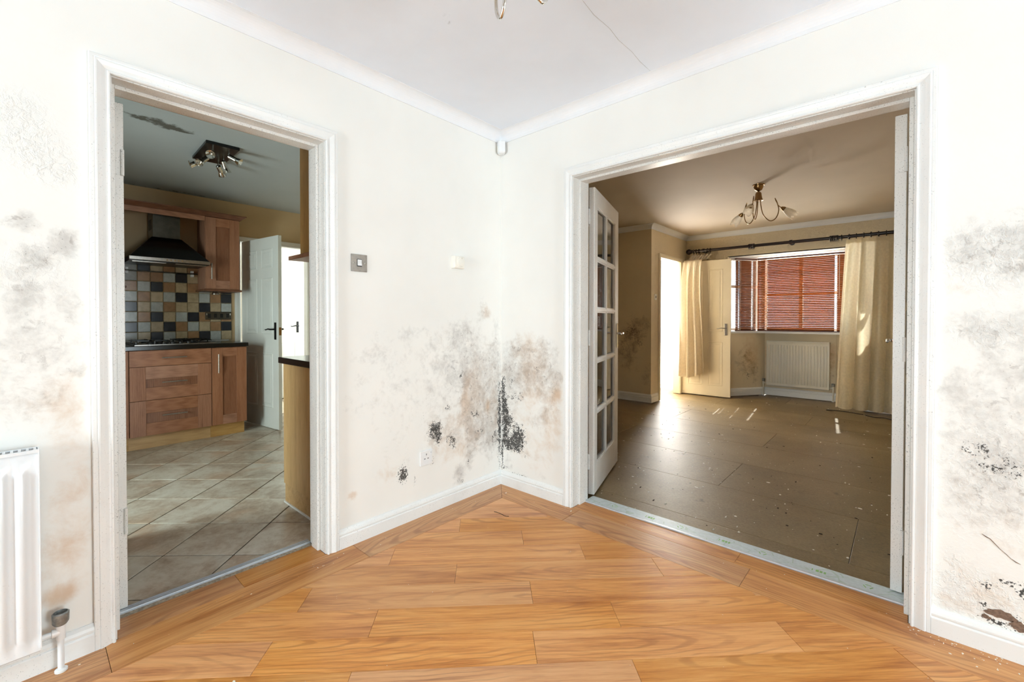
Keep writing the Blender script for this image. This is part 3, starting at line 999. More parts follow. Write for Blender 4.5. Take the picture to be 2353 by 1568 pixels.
# straight border planks, mitred in the corner
for ys in [(-1.11, 0), (-2.03, -1.11), (-2.95, -2.03), (-5.2, -2.95)]:
    poly = clip([(0, ys[0]), (.183, ys[0]), (.183, ys[1]), (0, ys[1])], [(1, 1, 0)])
    slab('border_plank', poly, PI / 2, 'plank_border', fd, 0.0, .006, .0007, .0010)
for xs in [(0, .647), (.647, 1.568), (1.568, 2.49), (2.49, 5.2)]:
    poly = clip([(xs[0], -.183), (xs[1], -.183), (xs[1], 0), (xs[0], 0)], [(-1, -1, 0)])
    slab('border_plank', poly, 0, 'plank_border', fd, 0.0, .006, .0007, .0010)
for ys in [(KD[0] + .001, -1.592), (-1.592, KD[1] - .001)]:
    slab('doorway_plank', [(-.135, ys[0]), (0, ys[0]), (0, ys[1]), (-.135, ys[1])], PI / 2, 'plank_border', fd, 0.0, .006, .0007, .0010)
for xs in [(LD[0] + .001, 1.50), (1.50, LD[1] - .001)]:
    slab('doorway_plank', [(xs[0], 0), (xs[1], 0), (xs[1], .118), (xs[0], .118)], 0, 'plank_border', fd, 0.0, .006, .0007, .0010)

fk = struct('floor_kitchen', 'floor_grout', [(-3.5, -.16, -3.3, .40, -.06, -.0035)], 'beige stone effect kitchen floor tiles laid on the diagonal', 'floor')
TA, TS = R(43.0), .335
e1, e2 = (math.cos(TA), math.sin(TA)), (-math.sin(TA), math.cos(TA))
for i in range(-12, 8):
    for j in range(-8, 14):
        P = lambda a, b: (-.572 + e1[0] * a * TS + e2[0] * b * TS, -1.770 + e1[1] * a * TS + e2[1] * b * TS)
        poly = clip([P(i, j), P(i + 1, j), P(i + 1, j + 1), P(i, j + 1)], [(1, 0, -.185), (-1, 0, 3.40), (0, 1, .30), (0, -1, 2.6)])
        if poly and abs(area(poly)) > 6e-4:
            slab('floor_tile', poly, TA, 'tile_floor', fk, 0.0, .006, .0034, .0016)

fl = struct('floor_living', 'subfloor', [(-1.1, 2.7, .15, 5.5, -.08, -.016)], 'bare dirty chipboard panels of the living room floor', 'floor')
_rows = [.19, .37, .98, 1.59, 2.20, 2.81, 3.42, 4.03, 4.64, 5.25]
_cj = [.4, 1.9, 1.14, -.05, 1.15, .09, 1.3, .2, .9]
for k in range(len(_rows) - 1):
    for m in range(-2, 3):
        x0, x1 = _cj[k] + 2.4 * m, _cj[k] + 2.4 * (m + 1)
        poly = clip([(x0, _rows[k]), (x1, _rows[k]), (x1, _rows[k + 1]), (x0, _rows[k + 1])], [(-1, 0, 1.0), (1, 0, 2.6)])
        if poly:
            slab('chipboard_panel', poly, 0, 'chipboard', fl, -.008, .008, .0012, .001)

# threshold pieces
th = root('threshold_strip', (-.18, -1.62, 0), 'aluminium threshold strip in the kitchen doorway', 'strip')
MB().box(-.205, -.168, KD[0] + .002, KD[1] - .002, -.004, .003).build('strip_base', 'alu', th)
for x in (-.200, -.187, -.174):
    MB().box(x - .003, x + .003, KD[0] + .002, KD[1] - .002, .003, .0065).build('ridge', 'alu', th)
struct('trim_4', 'screed', [(-.168, -.135, KD[0], KD[1], -.03, -.003)], 'grimy gap beside the kitchen threshold strip', 'trim')
fo = root('underlay_foil', (1.35, .18, 0), 'strip of white foil underlay with green print across the wide doorway', 'underlay')
MB().box(LD[0] + .002, LD[1] - .002, .132, .232, -.008, .001).build('foil_sheet', 'foil', fo)
for i in range(7):
    cx = .78 + i * .2
    z0, z1 = .001, .0014
    if i % 2 == 0:   # recycling loop print
        for a in (0, 2.09, 4.19):
            m_ = Matrix.Translation((cx, .185, 0)) @ Matrix.Rotation(a, 4, 'Z')
            MB().box(-.010, .010, .011, .015, z0, z1, m_).build('loop_print', 'foil_print', fo)
    else:            # worn block letters
        for q, w in enumerate((.004, .012, .010, .008)):
            MB().box(cx + q * .015, cx + q * .015 + w, .172, .190, z0, z1).build('letter_print', 'foil_print', fo)
dt = root('door_bar', (1.35, .125, 0), 'silver metal edge bar between the oak floor and the foil', 'strip')
MB().sweep([(LD[0] + .002, .119), (LD[1] - .002, .119)], [(0, -.004), (0, .003), (.003, .006), (.010, .006), (.014, .003), (.014, -.004)], lambda u, v, h: (u, v, h), True).build('bar', 'alu', dt)


# ------------------------------------------------------------------ door surrounds
ARC = [(.004, 0), (.004, .012), (.007, .016), (.011, .016), (.014, .011), (.018, .0115), (.028, .016), (.040, .020), (.044, .020), (.046, .017), (.049, .018), (.058, .018), (.060, .016), (.060, 0)]


def surround(name, ax, a, b, zt, front, back, stop, label, mat='trim', inner='trim_mould', sides=('front',)):
    """lining, stop and mitred architrave; front/back are the wall faces, sign gives the side the architrave stands on"""
    loc = (0.5 * (front + back), .5 * (a + b), 0) if ax == 'x' else (.5 * (a + b), .5 * (front + back), 0)
    rt = root(name, loc, label, 'door frame', None, 'structure')
    sg = 1 if front > back else -1
    put = (lambda u, v, h: (front + sg * h, u, v)) if ax == 'x' else (lambda u, v, h: (u, front + sg * h, v))
    MB().sweep([(a, 0), (a, zt), (b, zt), (b, 0)], ARC, put, True).build('architrave', mat, rt)
    if 'back' in sides:
        putb = (lambda u, v, h: (back - sg * h, u, v)) if ax == 'x' else (lambda u, v, h: (u, back - sg * h, v))
        MB().sweep([(a, 0), (a, zt), (b, zt), (b, 0)], ARC, putb, True).build('architrave', mat, rt)
    bx = (lambda u0, u1, d0, d1, z0, z1: (d0, d1, u0, u1, z0, z1)) if ax == 'x' else (lambda u0, u1, d0, d1, z0, z1: (u0, u1, d0, d1, z0, z1))
    fr, bk = front - sg * .0005, back
    for u0, u1 in ((a - .019, a), (b, b + .019)):
        box('jamb', inner, bx(u0, u1, fr, bk, 0, zt + .019), rt)
    box('head', inner, bx(a, b, fr, bk, zt, zt + .019), rt)
    if stop:
        s0, s1 = stop
        box('stop', inner, bx(a, a + .014, s0, s1, 0, zt), rt, .002)
        box('stop', inner, bx(b - .014, b, s0, s1, 0, zt), rt, .002)
        box('head_stop', inner, bx(a + .014, b - .014, s0, s1, zt - .014, zt), rt, .002)
    return rt


surround('trim_5', 'x', KD[0], KD[1], DH, 0.0, -WT, (-.058, -.125), 'white moulded door surround of the kitchen doorway')
surround('trim_6', 'y', LD[0], LD[1], DH, 0.0, WT, (.058, .125), 'white moulded surround of the wide living room doorway')
surround('trim_7', 'x', KF[0] + .018, KF[1] - .018, 1.985, -3.4, -3.5, None, 'white frame of the far kitchen door', inner='trim', sides=('front', 'back'))
surround('trim_8', 'x', HD[0] + .018, HD[1] - .018, 1.985, -.45, -.55, None, 'white frame of the living room hall door', 'door_cream', 'door_cream')


# ------------------------------------------------------------------ windows
def window(name, a, b, z0, z1, nm, transom, label, depth=.06, off=0.0, bar=.038):
    """a -> b runs left to right seen from inside; glass in a white frame; off pushes it outwards"""
    a, b = Vector(a), Vector(b)
    d = (b - a).normalized()
    L = (b - a).length
    rz = math.atan2(d.y, d.x)
    n = Vector((-d.y, d.x))
    p = a + n * off
    rt = root(name, (p.x, p.y, z0), label, 'window', None, 'structure', rz)
    h = z1 - z0
    mb = MB()
    mb.box(0, L, 0, depth, 0, bar).box(0, L, 0, depth, h - bar, h)
    mb.box(0, bar, 0, depth, bar, h - bar).box(L - bar, L, 0, depth, bar, h - bar)
    mb.build('window_frame', 'upvc', rt, local=True)
    xs = [bar + (L - 2 * bar) * (k + 1) / (nm + 1) for k in range(nm)]
    for x in xs:
        box('mullion', 'upvc', (x - bar * .6, x + bar * .6, .004, depth - .004, bar, h - bar), rt, 0, True)
    zs = [transom - z0] if transom else []
    cols = [bar] + [q for x in xs for q in (x - bar * .6, x + bar * .6)] + [L - bar]
    for k in range(0, len(cols), 2):
        for z in zs:
            box('transom', 'upvc', (cols[k], cols[k + 1], .006, depth - .006, z - bar * .5, z + bar * .5), rt, 0, True)
        rr = [bar] + [q for z in zs for q in (z - bar * .5, z + bar * .5)] + [h - bar]
        for m in range(0, len(rr), 2):
            box('pane', 'glass', (cols[k], cols[k + 1], depth * .45, depth * .45 + .006, rr[m], rr[m + 1]), rt, 0, True)
    return rt


window('window_1', (.109, 4.781), (.444, 5.281), .96, BH, 0, 1.62, 'left angled white window of the bay')
window('window_2', (.495, 5.335), (1.44, 5.335), .96, BH, 1, 1.50, 'middle white window of the bay')
window('window_3', (1.491, 5.281), (1.826, 4.781), .96, BH, 0, 1.62, 'right angled white window of the bay')
window('window_4', (WD[1], -5.225), (WD[0], -5.225), WD[3], WD[2], 0, None, 'added dining room window behind the camera', .04, 0.0, .012)  # unseen opening, placed for even wall light
window('window_5', (WK[1], -3.225), (WK[0], -3.225), WK[3], WK[2], 0, None, 'unseen kitchen window on the rear wall, made tall for light', .04, 0.0, .02)
window('window_6', (5.225, WS[1]), (5.225, WS[0]), WS[3], WS[2], 0, None, 'added side window of the dining room', .04, 0.0, .012)  # unseen opening added for the side light
# bay corner posts and outer reveal
struct('trim_9', 'upvc', [(.448, .492, 5.30, 5.40, .93, BH), (1.443, 1.487, 5.30, 5.40, .93, BH)], 'white corner posts of the bay window', 'trim')
sill = MB()
_o = .05
_in = [(.205, 4.70), (.468, 5.065), (1.467, 5.065), (1.730, 4.70)]
_outp = [(1.90, 4.80), (1.52, 5.42), (.415, 5.42), (.035, 4.80)]
for k in range(3):
    q = [_in[k], _in[k + 1], _outp[2 - k], _outp[3 - k]]
    sill.prism(q if area(q) > 0 else q[::-1], .926, .955)
tag(sill.build('window_sill', 'coving', None), 'white painted sill board of the bay window', 'sill', None, 'structure')
struct('ground_drive', 'ground', [(-8, 8, 5.6, 22, -.35, -.25)], 'paved ground outside the bay', 'ground')
box('front_glass', 'glass', (-1.42, -.66, 4.845, 4.851, 0, 2.15), bpy.data.objects['wall_front_hall'])
box('passage_glass', 'glass', (-4.34, -3.62, 1.145, 1.151, .6, 2.15), bpy.data.objects['wall_rear_hall'])


# ------------------------------------------------------------------ blinds
def blind(name, a, b, z0, z1, label, tilt=58.0, pitch=.0245, wand=None):
    a, b = Vector(a), Vector(b)
    d = (b - a).normalized()
    L = (b - a).length
    rz = math.atan2(d.y, d.x)
    rt = root(name, (a.x, a.y, z0), label, 'blind', 'bay window blinds', None, rz)
    h = z1 - z0
    box('head_rail', 'slat_rail', (0, L, -.022, .022, h - .028, h - .004), rt, .003, True)
    box('bottom_rail', 'slat_rail', (.002, L - .002, -.013, .013, .0, .018), rt, .003, True)
    me = MB()
    n = 6
    prof = [(-.0125 + .025 * k / n, .0016 * math.sin(PI * k / n)) for k in range(n + 1)]
    prof += [(y, z - .0022) for y, z in prof[::-1]]
    cords = [.115, L - .10] if L > .5 else [.06, L - .07]
    x = .003
    fr, bk = [prof[0], prof[1], prof[-2], prof[-1]], [prof[5], prof[6], prof[7], prof[8]]
    for c in cords + [None]:
        e = L - .003 if c is None else c - .013
        me.hull([[(q, y, z) for y, z in prof] for q in (x, e)])
        if c is not None:   # slot for the ladder cord
            for strip in (fr, bk):
                me.hull([[(q, y, z) for y, z in strip] for q in (c - .013, c + .013)])
            x = c + .013
    s0 = me.build('slat', 'slat', rt, local=True)
    cnt = int((h - .045) / pitch)
    for k in range(cnt):
        o = s0 if k == 0 else inst('slat', s0.data, rt, (0, 0, 0))
        o.location = (0, 0, .0295 + k * pitch)
        o.rotation_euler = (R(-tilt + random.uniform(-3, 3)), 0, 0)
    for x in cords:
        MB().box(x + .013, x + .0165, -.0175, -.0160, .01, h - .04).build('ladder_cord', 'cord', rt, local=True)
    if wand is not None:
        MB().tube([(wand, -.026, h - .05), (wand, -.027, h * .42)], .0035, 6).build('tilt_wand', 'cord', rt, local=True)
    return rt


blind('venetian_blind', (.455, 5.10), (1.50, 5.10), .9555, 2.038, 'wide mahogany blind in the middle of the bay', wand=.985)
blind('venetian_blind', (.226, 4.824), (.430, 5.125), .9555, 2.038, 'narrow dark blind beside the open cream door')
blind('venetian_blind', (1.525, 5.125), (1.615, 4.99), .9555, 2.038, 'narrow blind half hidden by the long curtain')


# ------------------------------------------------------------------ door leaves and handles
def lever(parent, x, y, z, side, dirx, mat, plate=(.038, .165), name='handle', spin=0.0):
    """plate and lever on the face at local y; side -1/+1 = which way the face looks, dirx = lever direction"""
    mb = MB()
    mb.box(x - plate[0] / 2, x + plate[0] / 2, y, y + side * .007, z - plate[1] * .6, z + plate[1] * .4)
    h = mb.build(name, mat, parent, bevel=.003, local=True)
    pts = [(x, y + side * .005, z), (x, y + side * .040, z), (x + dirx * .012, y + side * .050, z), (x + dirx * .05, y + side * .052, z + .004), (x + dirx * .095, y + side * .050, z - .006), (x + dirx * .112, y + side * .048, z - .002)]
    MB().tube(pts, [.009, .008, .008, .007, .006, .005], 8).build('lever', mat, h, smooth=True, local=True)
    return h


def panel(parent, x0, x1, z0, z1, y, side, mat, name='panel', proud=.004):
    """moulded raised panel on the face at local y"""
    rings = []
    for d, p in ((0, 0), (.006, 1.0), (.014, .25), (.03, .25), (.045, .9), (.05, .9)):
        yy = y + side * proud * p
        if x1 - x0 < 2 * d + .01:
            continue
        rings.append([(x0 + d, yy, z0 + d), (x1 - d, yy, z0 + d), (x1 - d, yy, z1 - d), (x0 + d, yy, z1 - d)])
    return MB().hull(rings).build(name, mat, parent, local=True)


def hinge(parent, z, x=0.0, y=0.0, mat='trim_mould'):
    mb = MB()
    mb.tube([(x - .004, y, z - .05), (x - .004, y, z + .05)], .006, 8)
    mb.box(x - .0012, x + .0012, y, y + .028, z - .05, z + .05)
    return mb.build('hinge', mat, parent, local=True)


def leaf(name, loc, rz, w, h, t, mat, label, panels=(), z0=.008):
    rt = root(name, loc, label, 'door', None, 'structure', rz)
    box('door_slab', mat, (0, w, 0, t, z0, z0 + h), rt, .002, True)
    for (x0, x1, a, b) in panels:
        panel(rt, x0, x1, a, b, 0.0, -1, mat)
        panel(rt, x0, x1, a, b, t, 1, mat)
    return rt


def six(w):
    l, r = (.11, w / 2 - .045), (w / 2 + .045, w - .11)
    return [(p[0], p[1], a, b) for p in (l, r) for a, b in ((.22, .78), (.98, 1.56), (1.66, 1.86))]


# kitchen door, folded right back: only its hinge edge shows
d1 = leaf('door_1', (-.188, -1.945, 0), PI, .755, 1.972, .035, 'trim_mould', 'white kitchen door folded back, seen on its hinge edge', six(.755))
for z in (.35, 1.75):
    hinge(d1, z, 0, .004)
lever(d1, .70, 0, 1.0, -1, -1, 'chrome')
# far kitchen door with six panels, standing open
d2 = leaf('door_2', (-3.375, -.590, 0), math.atan2(.105, .755), .755, 1.975, .035, 'door_white', 'white six panel door standing open beyond the hob', six(.755))
lever(d2, .70, 0, 1.03, -1, -1, 'iron', (.034, .175))
lever(d2, .70, .035, 1.03, 1, -1, 'iron', (.034, .175))
box('latch_plate', 'brass', (.755, .757, .006, .029, .97, 1.05), d2, 0, True)
# closed white door in the passage
d3 = leaf('door_3', (-4.498, -.22, 0), PI / 2, .74, 1.95, .03, 'door_white', 'closed white door in the passage beyond the kitchen', [(.10, .32, .95, 1.85), (.42, .64, .95, 1.85), (.10, .32, .15, .8), (.42, .64, .15, .8)])
d3.location = (-4.465, -.22, 0)
lever(d3, .67, 0, 1.03, -1, -1, 'iron', (.03, .16))
# living room hall door, open against the bay wall
d4 = leaf('door_4', (-.440, 4.495, 0), R(2.2), .685, 1.985, .038, 'door_cream', 'cream panelled hall door standing open under the curtain pole', [(.10, .31, .95, 1.86), (.38, .58, .95, 1.86), (.10, .30, .16, .8), (.38, .58, .16, .8)])
lever(d4, .625, 0, 1.0, -1, -1, 'steel', (.036, .17))


def french_leaf(name, loc, rz, label, handle=True, mirror=False):
    w, h, t = .748, 1.978, .038
    rt = root(name, loc, label, 'door', None, 'structure', rz)
    S0, S1, B0, T0, z0 = .078, .118, .19, .115, .008
    box('stile', 'trim_mould', (0, S0, 0, t, z0, z0 + h), rt, .002, True)
    box('stile', 'trim_mould', (w - S1, w, 0, t, z0, z0 + h), rt, .002, True)
    box('bottom_rail', 'trim_mould', (S0, w - S1, 0, t, z0, z0 + B0), rt, .002, True)
    box('top_rail', 'trim_mould', (S0, w - S1, 0, t, z0 + h - T0, z0 + h), rt, .002, True)
    xa, xb = S0, w - S1
    za, zb = z0 + B0, z0 + h - T0
    xm = .5 * (xa + xb)
    zs = [za + (zb - za) * k / 5 for k in range(6)]
    bar = [(-.011, .004), (-.006, .001), (.006, .001), (.011, .004), (.011, t - .004), (-.011, t - .004)]
    mb = MB()
    mb.hull([[(xm + a, y, z) for a, y in bar] for z in (za, zb)])
    mb.build('glazing_bar', 'trim', rt, local=True)
    for z in zs[1:-1]:
        for p, q in ((xa, xm - .011), (xm + .011, xb)):
            MB().hull([[(x, y, z + a) for a, y in bar] for x in (p, q)]).build('glazing_bar', 'trim', rt, local=True)
    for i, (p, q) in enumerate(((xa, xm - .011), (xm + .011, xb))):
        for k in range(5):
            za_, zb_ = zs[k] + (.011 if k else 0), zs[k + 1] - (.011 if k < 4 else 0)
            pn = box('pane', 'glass', (p, q, t / 2 - .002, t / 2 + .002, za_, zb_), rt, 0, True)
            # putty bead round the pane
            b = MB()
            for y0, y1 in ((.006, t / 2 - .002), (t / 2 + .002, t - .006)):
                b.box(p, p + .008, y0, y1, za_, zb_).box(q - .008, q, y0, y1, za_, zb_)
                b.box(p + .008, q - .008, y0, y1, za_, za_ + .008).box(p + .008, q - .008, y0, y1, zb_ - .008, zb_)
            b.build('bead', 'trim', pn, local=True)
    for z in (.22, 1.02, 1.80):
        hinge(rt, z, 0, t - .002 if not mirror else .002)
    if handle:
        lever(rt, w - .05, 0, 1.03, -1, -1, 'chrome', (.034, .19))
        lever(rt, w - .05, t, 1.03, 1, -1, 'chrome', (.034, .19))
    return rt


french_leaf('door_5', (.606, .232, 0), math.atan2(.957, -.29), 'white glazed door with ten panes, left side of the wide doorway')
french_leaf('door_6', (2.088, .205, 0), math.atan2(1.0, .035), 'white glazed door seen edge on, right side of the wide doorway', mirror=True)


# ------------------------------------------------------------------ radiators
def radiator(name, loc, rz, w, z0, z1, pitch, label, mat, back=.028, front=.075, valves=(True, True), amp=.010):
    rt = root(name, loc, label, 'radiator', None, None, rz)
    n = max(1, int(round((w - .03) / pitch)))
    pt = (w - .03) / n
    us = []
    for k in range(n):
        b = .015 + k * pt
        us += [(b, 0), (b + pt * .22, 0), (b + pt * .34, 1), (b + pt * .78, 1), (b + pt * .90, 0)]
    us = [(0, 0)] + us + [(w, 0)]
    vsz = [(z0, 0, -.02), (z0 + .012, 0, 0), (z0 + .045, 0, 0), (z0 + .065, 1, 0), (z1 - .075, 1, 0), (z1 - .055, 0, 0), (z1 - .014, 0, 0), (z1, 0, -.012)]
    mb = MB()
    pts = [(x, front - amp + amp * a * m + e, z) for z, m, e in vsz for x, a in us]
    nu = len(us)
    mb.add(pts, [(j * nu + i, j * nu + i + 1, (j + 1) * nu + i + 1, (j + 1) * nu + i) for j in range(len(vsz) - 1) for i in range(nu - 1)])
    mb.build('front_panel', mat, rt, local=True, smooth=True)
    box('back_panel', mat, (0, w, back, back + .012, z0, z1 - .01), rt, .003, True)
    for x in (-.003, w - .001):
        box('side_panel', mat, (x, x + .004, back, front - .004, z0 + .02, z1 + .004), rt, .001, True)
    g = MB()
    g.box(0, w, back, back + .006, z1 - .004, z1 + .003).box(0, w, front - .012, front - .004, z1 - .006, z1 + .003)
    k = 0
    x = .004
    while x < w - .006:
        g.box(x, x + .006, back + .006, front - .012, z1 - .004, z1 + .002)
        x += .016
    g.build('top_grille', mat, rt, local=True)
    ym = .5 * (back + front) - .006
    for i, x in enumerate((-.045, w + .045)):
        if not valves[i]:
            continue
        sg = 1 if i == 0 else -1
        v = MB()
        v.tube([(x + sg * .05, ym, z0 + .035), (x + sg * .022, ym, z0 + .035), (x + sg * .02, ym, z0 + .035), (x, ym, z0 + .035)], [.008, .008, .013, .012], 10)
        v.tube([(x, ym, z0 + .01), (x, ym, z0 + .06)], .012, 10)
        vv = v.build('valve', 'white_plastic' if mat == 'radiator' else 'radiator_cream', rt, smooth=True, local=True)
        MB().lathe([(.0, .058), (.015, .058), (.020, .066), (.021, .095), (.017, .098), (.016, .088), (0, .088)], 16, Matrix.Translation((x, ym, z0))).build('valve_head', 'valve', vv, smooth=True, local=True)
        MB().tube([(x, ym, 0.0), (x, ym, z0 + .02)], .0085, 10).build('pipe', mat, rt, smooth=True, local=True)
        MB().lathe([(0, 0), (.016, 0), (.016, .006), (.010, .010), (0, .010)], 14, Matrix.Translation((x, ym, .0005))).build('pipe_collar', 'trim', rt, smooth=True, local=True)
    return rt


radiator('radiator', (0, -2.184, 0), -PI / 2, .96, .095, .735, .040, 'white fluted radiator at the left edge beside the kitchen doorway', 'radiator', valves=(True, False), front=.085, amp=.008)
radiator('radiator', (1.330, 5.22, 0), PI, .755, .150, .812, .0365, 'cream panel radiator under the middle blind of the bay', 'radiator_cream', back=.03, front=.085)

# ------------------------------------------------------------------ things on the dining room walls
sw = root('light_switch', (0, -1.0615, 1.385), 'brushed steel light switch right of the kitchen doorway', 'switch')
box('face_plate', 'steel', (0.0, .005, -1.1055, -1.0175, 1.385, 1.473), sw, .0015)
box('rocker_frame', 'dark_plastic', (.005, .0065, -1.0745, -1.0485, 1.411, 1.449), sw)
MB().hull([[(.0065, -1.0725 + .022 * a, z) for a in (0, 1)] + [(.0065 + e, -1.0725 + .022 * a, z) for a in (1, 0)] for z, e in ((1.415, .006), (1.430, .002), (1.446, .003))]).build('rocker', 'white_plastic', sw)
for y in (-1.093, -1.030):
    MB().lathe([(0, 0), (.004, 0), (.0035, .0012), (0, .0015)], 12, Matrix.Translation((.005, y, 1.429)) @ Matrix.Rotation(PI / 2, 4, 'Y')).build('screw', 'chrome', sw)
th_ = root('thermostat', (0, -.405, 1.45), 'cream dial thermostat on the wall near the corner', 'thermostat')
MB().hull([[(x, y0, z0), (x, y1, z0), (x, y1, z1), (x, y0, z1)] for x, y0, y1, z0, z1 in ((0, -.447, -.363, 1.455, 1.532), (.026, -.447, -.363, 1.455, 1.532), (.032, -.441, -.369, 1.461, 1.526))]).build('case', 'cream_plastic', th_, bevel=.002)
MB().lathe([(0, 0), (.030, 0), (.030, .004), (.027, .012), (.025, .013), (0, .013)], 32, Matrix.Translation((.032, -.400, 1.495)) @ Matrix.Rotation(PI / 2, 4, 'Y')).build('dial', 'cream_plastic', th_, smooth=True)
box('dial_mark', 'grout', (.0452, .0458, -.4008, -.3992, 1.512, 1.520), th_)
so = root('wall_socket', (0, -.645, .285), 'white single power socket low on the mouldy wall', 'socket')
box('face_plate', 'white_plastic', (0, .011, -.689, -.602, .287, .373), so, .003)
for y, z, w_, h_ in ((-.6455, .350, .004, .010), (-.6570, .326, .009, .004), (-.634, .326, .009, .004)):
    box('pin_hole', 'dark_plastic', (.0108, .0114, y - w_ / 2, y + w_ / 2, z - h_ / 2, z + h_ / 2), so)
box('switch_rocker', 'white_plastic', (.011, .014, -.620, -.611, .345, .361), so, .001)
box('indicator', 'dark_plastic', (.0139, .0143, -.618, -.613, .356, .358), so)
pr = root('motion_sensor', (.02, -.02, 2.26), 'small white motion sensor in the corner under the coving', 'sensor')
m45 = Matrix.Translation((.030, -.030, 2.2625)) @ Matrix.Rotation(R(-45), 4, 'Z')
mb = MB()
rings = []
for z, k in ((0, .70), (.008, 1.0), (.075, 1.0), (.083, .9)):
    rings.append([m45 @ Vector((x * k, y * k, z)) for x, y in ((-.031, .027), (-.031, -.012), (-.022, -.022), (0, -.026), (.022, -.022), (.031, -.012), (.031, .027))])
mb.hull(rings).build('case', 'white_plastic', pr, bevel=.002)
mb = MB()
mb.hull([[m45 @ Vector((x, y, z)) for x, y in ((-.018, -.0225), (-.01, -.0268), (.01, -.0268), (.018, -.0225))] + [m45 @ Vector((.0, -.018, z))] for z in (.012, .052)])
mb.build('lens', 'cream_plastic', pr)

# loose plaster and a torn strip by the right-hand skirting
pl_ = bpy.data.objects['wall_right']
for cx, cz, rx, rz_, sd in ((2.339, .138, .036, .017, 3), (2.378, .116, .020, .017, 5), (2.305, .116, .012, .008, 9)):
    rg = random.Random(sd)
    ring = []
    ph = [rg.uniform(0, 6.28) for _ in range(4)]
    for k in range(40):
        a = 2 * PI * k / 40
        q = .92 + .10 * math.sin(2 * a + ph[0]) + .10 * math.sin(3 * a + ph[1]) + .07 * math.sin(7 * a + ph[2]) + .05 * math.sin(11 * a + ph[3])
        ring.append((cx + math.cos(a) * rx * q, cz + math.sin(a) * rz_ * q))
    MB().hull([[(x, .0006, z) for x, z in ring], [(x, -.0012, z) for x, z in ring]]).build('bare_plaster', 'plaster_bare', pl_)
crk = MB()
_p = [(2.292, .400), (2.303, .393), (2.312, .389), (2.322, .377), (2.335, .362), (2.348, .350), (2.360, .338), (2.372, .330), (2.382, .326)]
crk.tube([(x, -.0004, z) for x, z in _p], [.0008, .0018, .0012, .0012, .0007, .0009, .0007, .0016, .0005], 5)
crk.build('crack', 'plaster_bare', pl_)


# ------------------------------------------------------------------ ceiling lamps
def bez(pts, n=24):
    """smooth curve through points (Catmull-Rom)"""
    P = [Vector(p) for p in pts]
    P = [P[0] * 2 - P[1]] + P + [P[-1] * 2 - P[-2]]
    out = []
    for i in range(1, len(P) - 2):
        for k in range(n // (len(P) - 3) + 1):
            t = k / (n // (len(P) - 3) + 1)
            a, b, c, d = P[i - 1], P[i], P[i + 1], P[i + 2]
            out.append(.5 * ((2 * b) + (c - a) * t + (2 * a - 5 * b + 4 * c - d) * t * t + (3 * b - a - 3 * c + d) * t ** 3))
    out.append(P[-2])
    return out


def tulip(mtx, r0, r1, L, petals=4, dip=.28):
    """frosted glass tulip with a scalloped rim along local z"""
    mb = MB()
    nu, nv = 32, 10

    def fn(u, v):
        a = 2 * PI * u
        l = L * (1 - dip * .5 * (1 - math.cos(petals * a)) * 1.0) if True else L
        z = v * l
        r = r0 + (r1 - r0) * math.sin(min(1.0, z / L * 1.25) * PI / 2) - .10 * r1 * max(0, z / L - .6)
        return mtx @ Vector((r * math.cos(a), r * math.sin(a), z))
    mb.grid(fn, nu, nv)
    return mb


lv = root('ceiling_lamp', (1.049, 2.443, H), 'three armed brass lamp with frosted tulip shades on the living room ceiling', 'ceiling lamp')
L0 = Matrix.Translation((1.049, 2.443, H))
MB().lathe([(0, 0), (.052, 0), (.050, -.008), (.043, -.010), (.040, -.028), (.030, -.050), (.012, -.060), (.008, -.066), (.008, -.076), (0, -.076)], 24, L0).build('ceiling_cup', 'brass', lv, smooth=True)
MB().lathe([(0, -.070), (.020, -.072), (.026, -.082), (.028, -.105), (.034, -.135), (.042, -.150), (.036, -.152), (0, -.150)], 24, L0).build('hub', 'brass', lv, smooth=True)
for ang in (27, 147, 267):
    A = L0 @ Matrix.Rotation(R(ang), 4, 'Z')
    P2 = lambda r, z: A @ Vector((r, 0, z))
    arm = MB().tube(bez([P2(.018, -.135), P2(.022, -.20), P2(.045, -.29), P2(.100, -.345), P2(.150, -.320), P2(.172, -.25), P2(.160, -.185), P2(.140, -.135)], 32), .0042, 8).build('arm', 'brass', lv, smooth=True)
    MB().tube([P2(.139, -.134), P2(.150, -.160), P2(.164, -.190)], [.003, .006, .004], 8).build('leaf_tip', 'brass', arm, smooth=True, local=False)
    MB().tube(bez([P2(.166, -.200), P2(.180, -.216), P2(.196, -.226)], 8), .004, 8).build('stem', 'brass', arm, smooth=True)
    T = A @ Matrix.Translation((.193, 0, -.223)) @ Matrix.Rotation(R(128), 4, 'Y')
    MB().lathe([(0, 0), (.008, 0), (.019, .018), (.023, .032), (.021, .034), (0, .030)], 16, T).build('shade_cup', 'brass', arm, smooth=True)
    tulip(T @ Matrix.Translation((0, 0, .026)), .018, .042, .125).build('tulip_shade', 'shade_glass', lv, smooth=True)

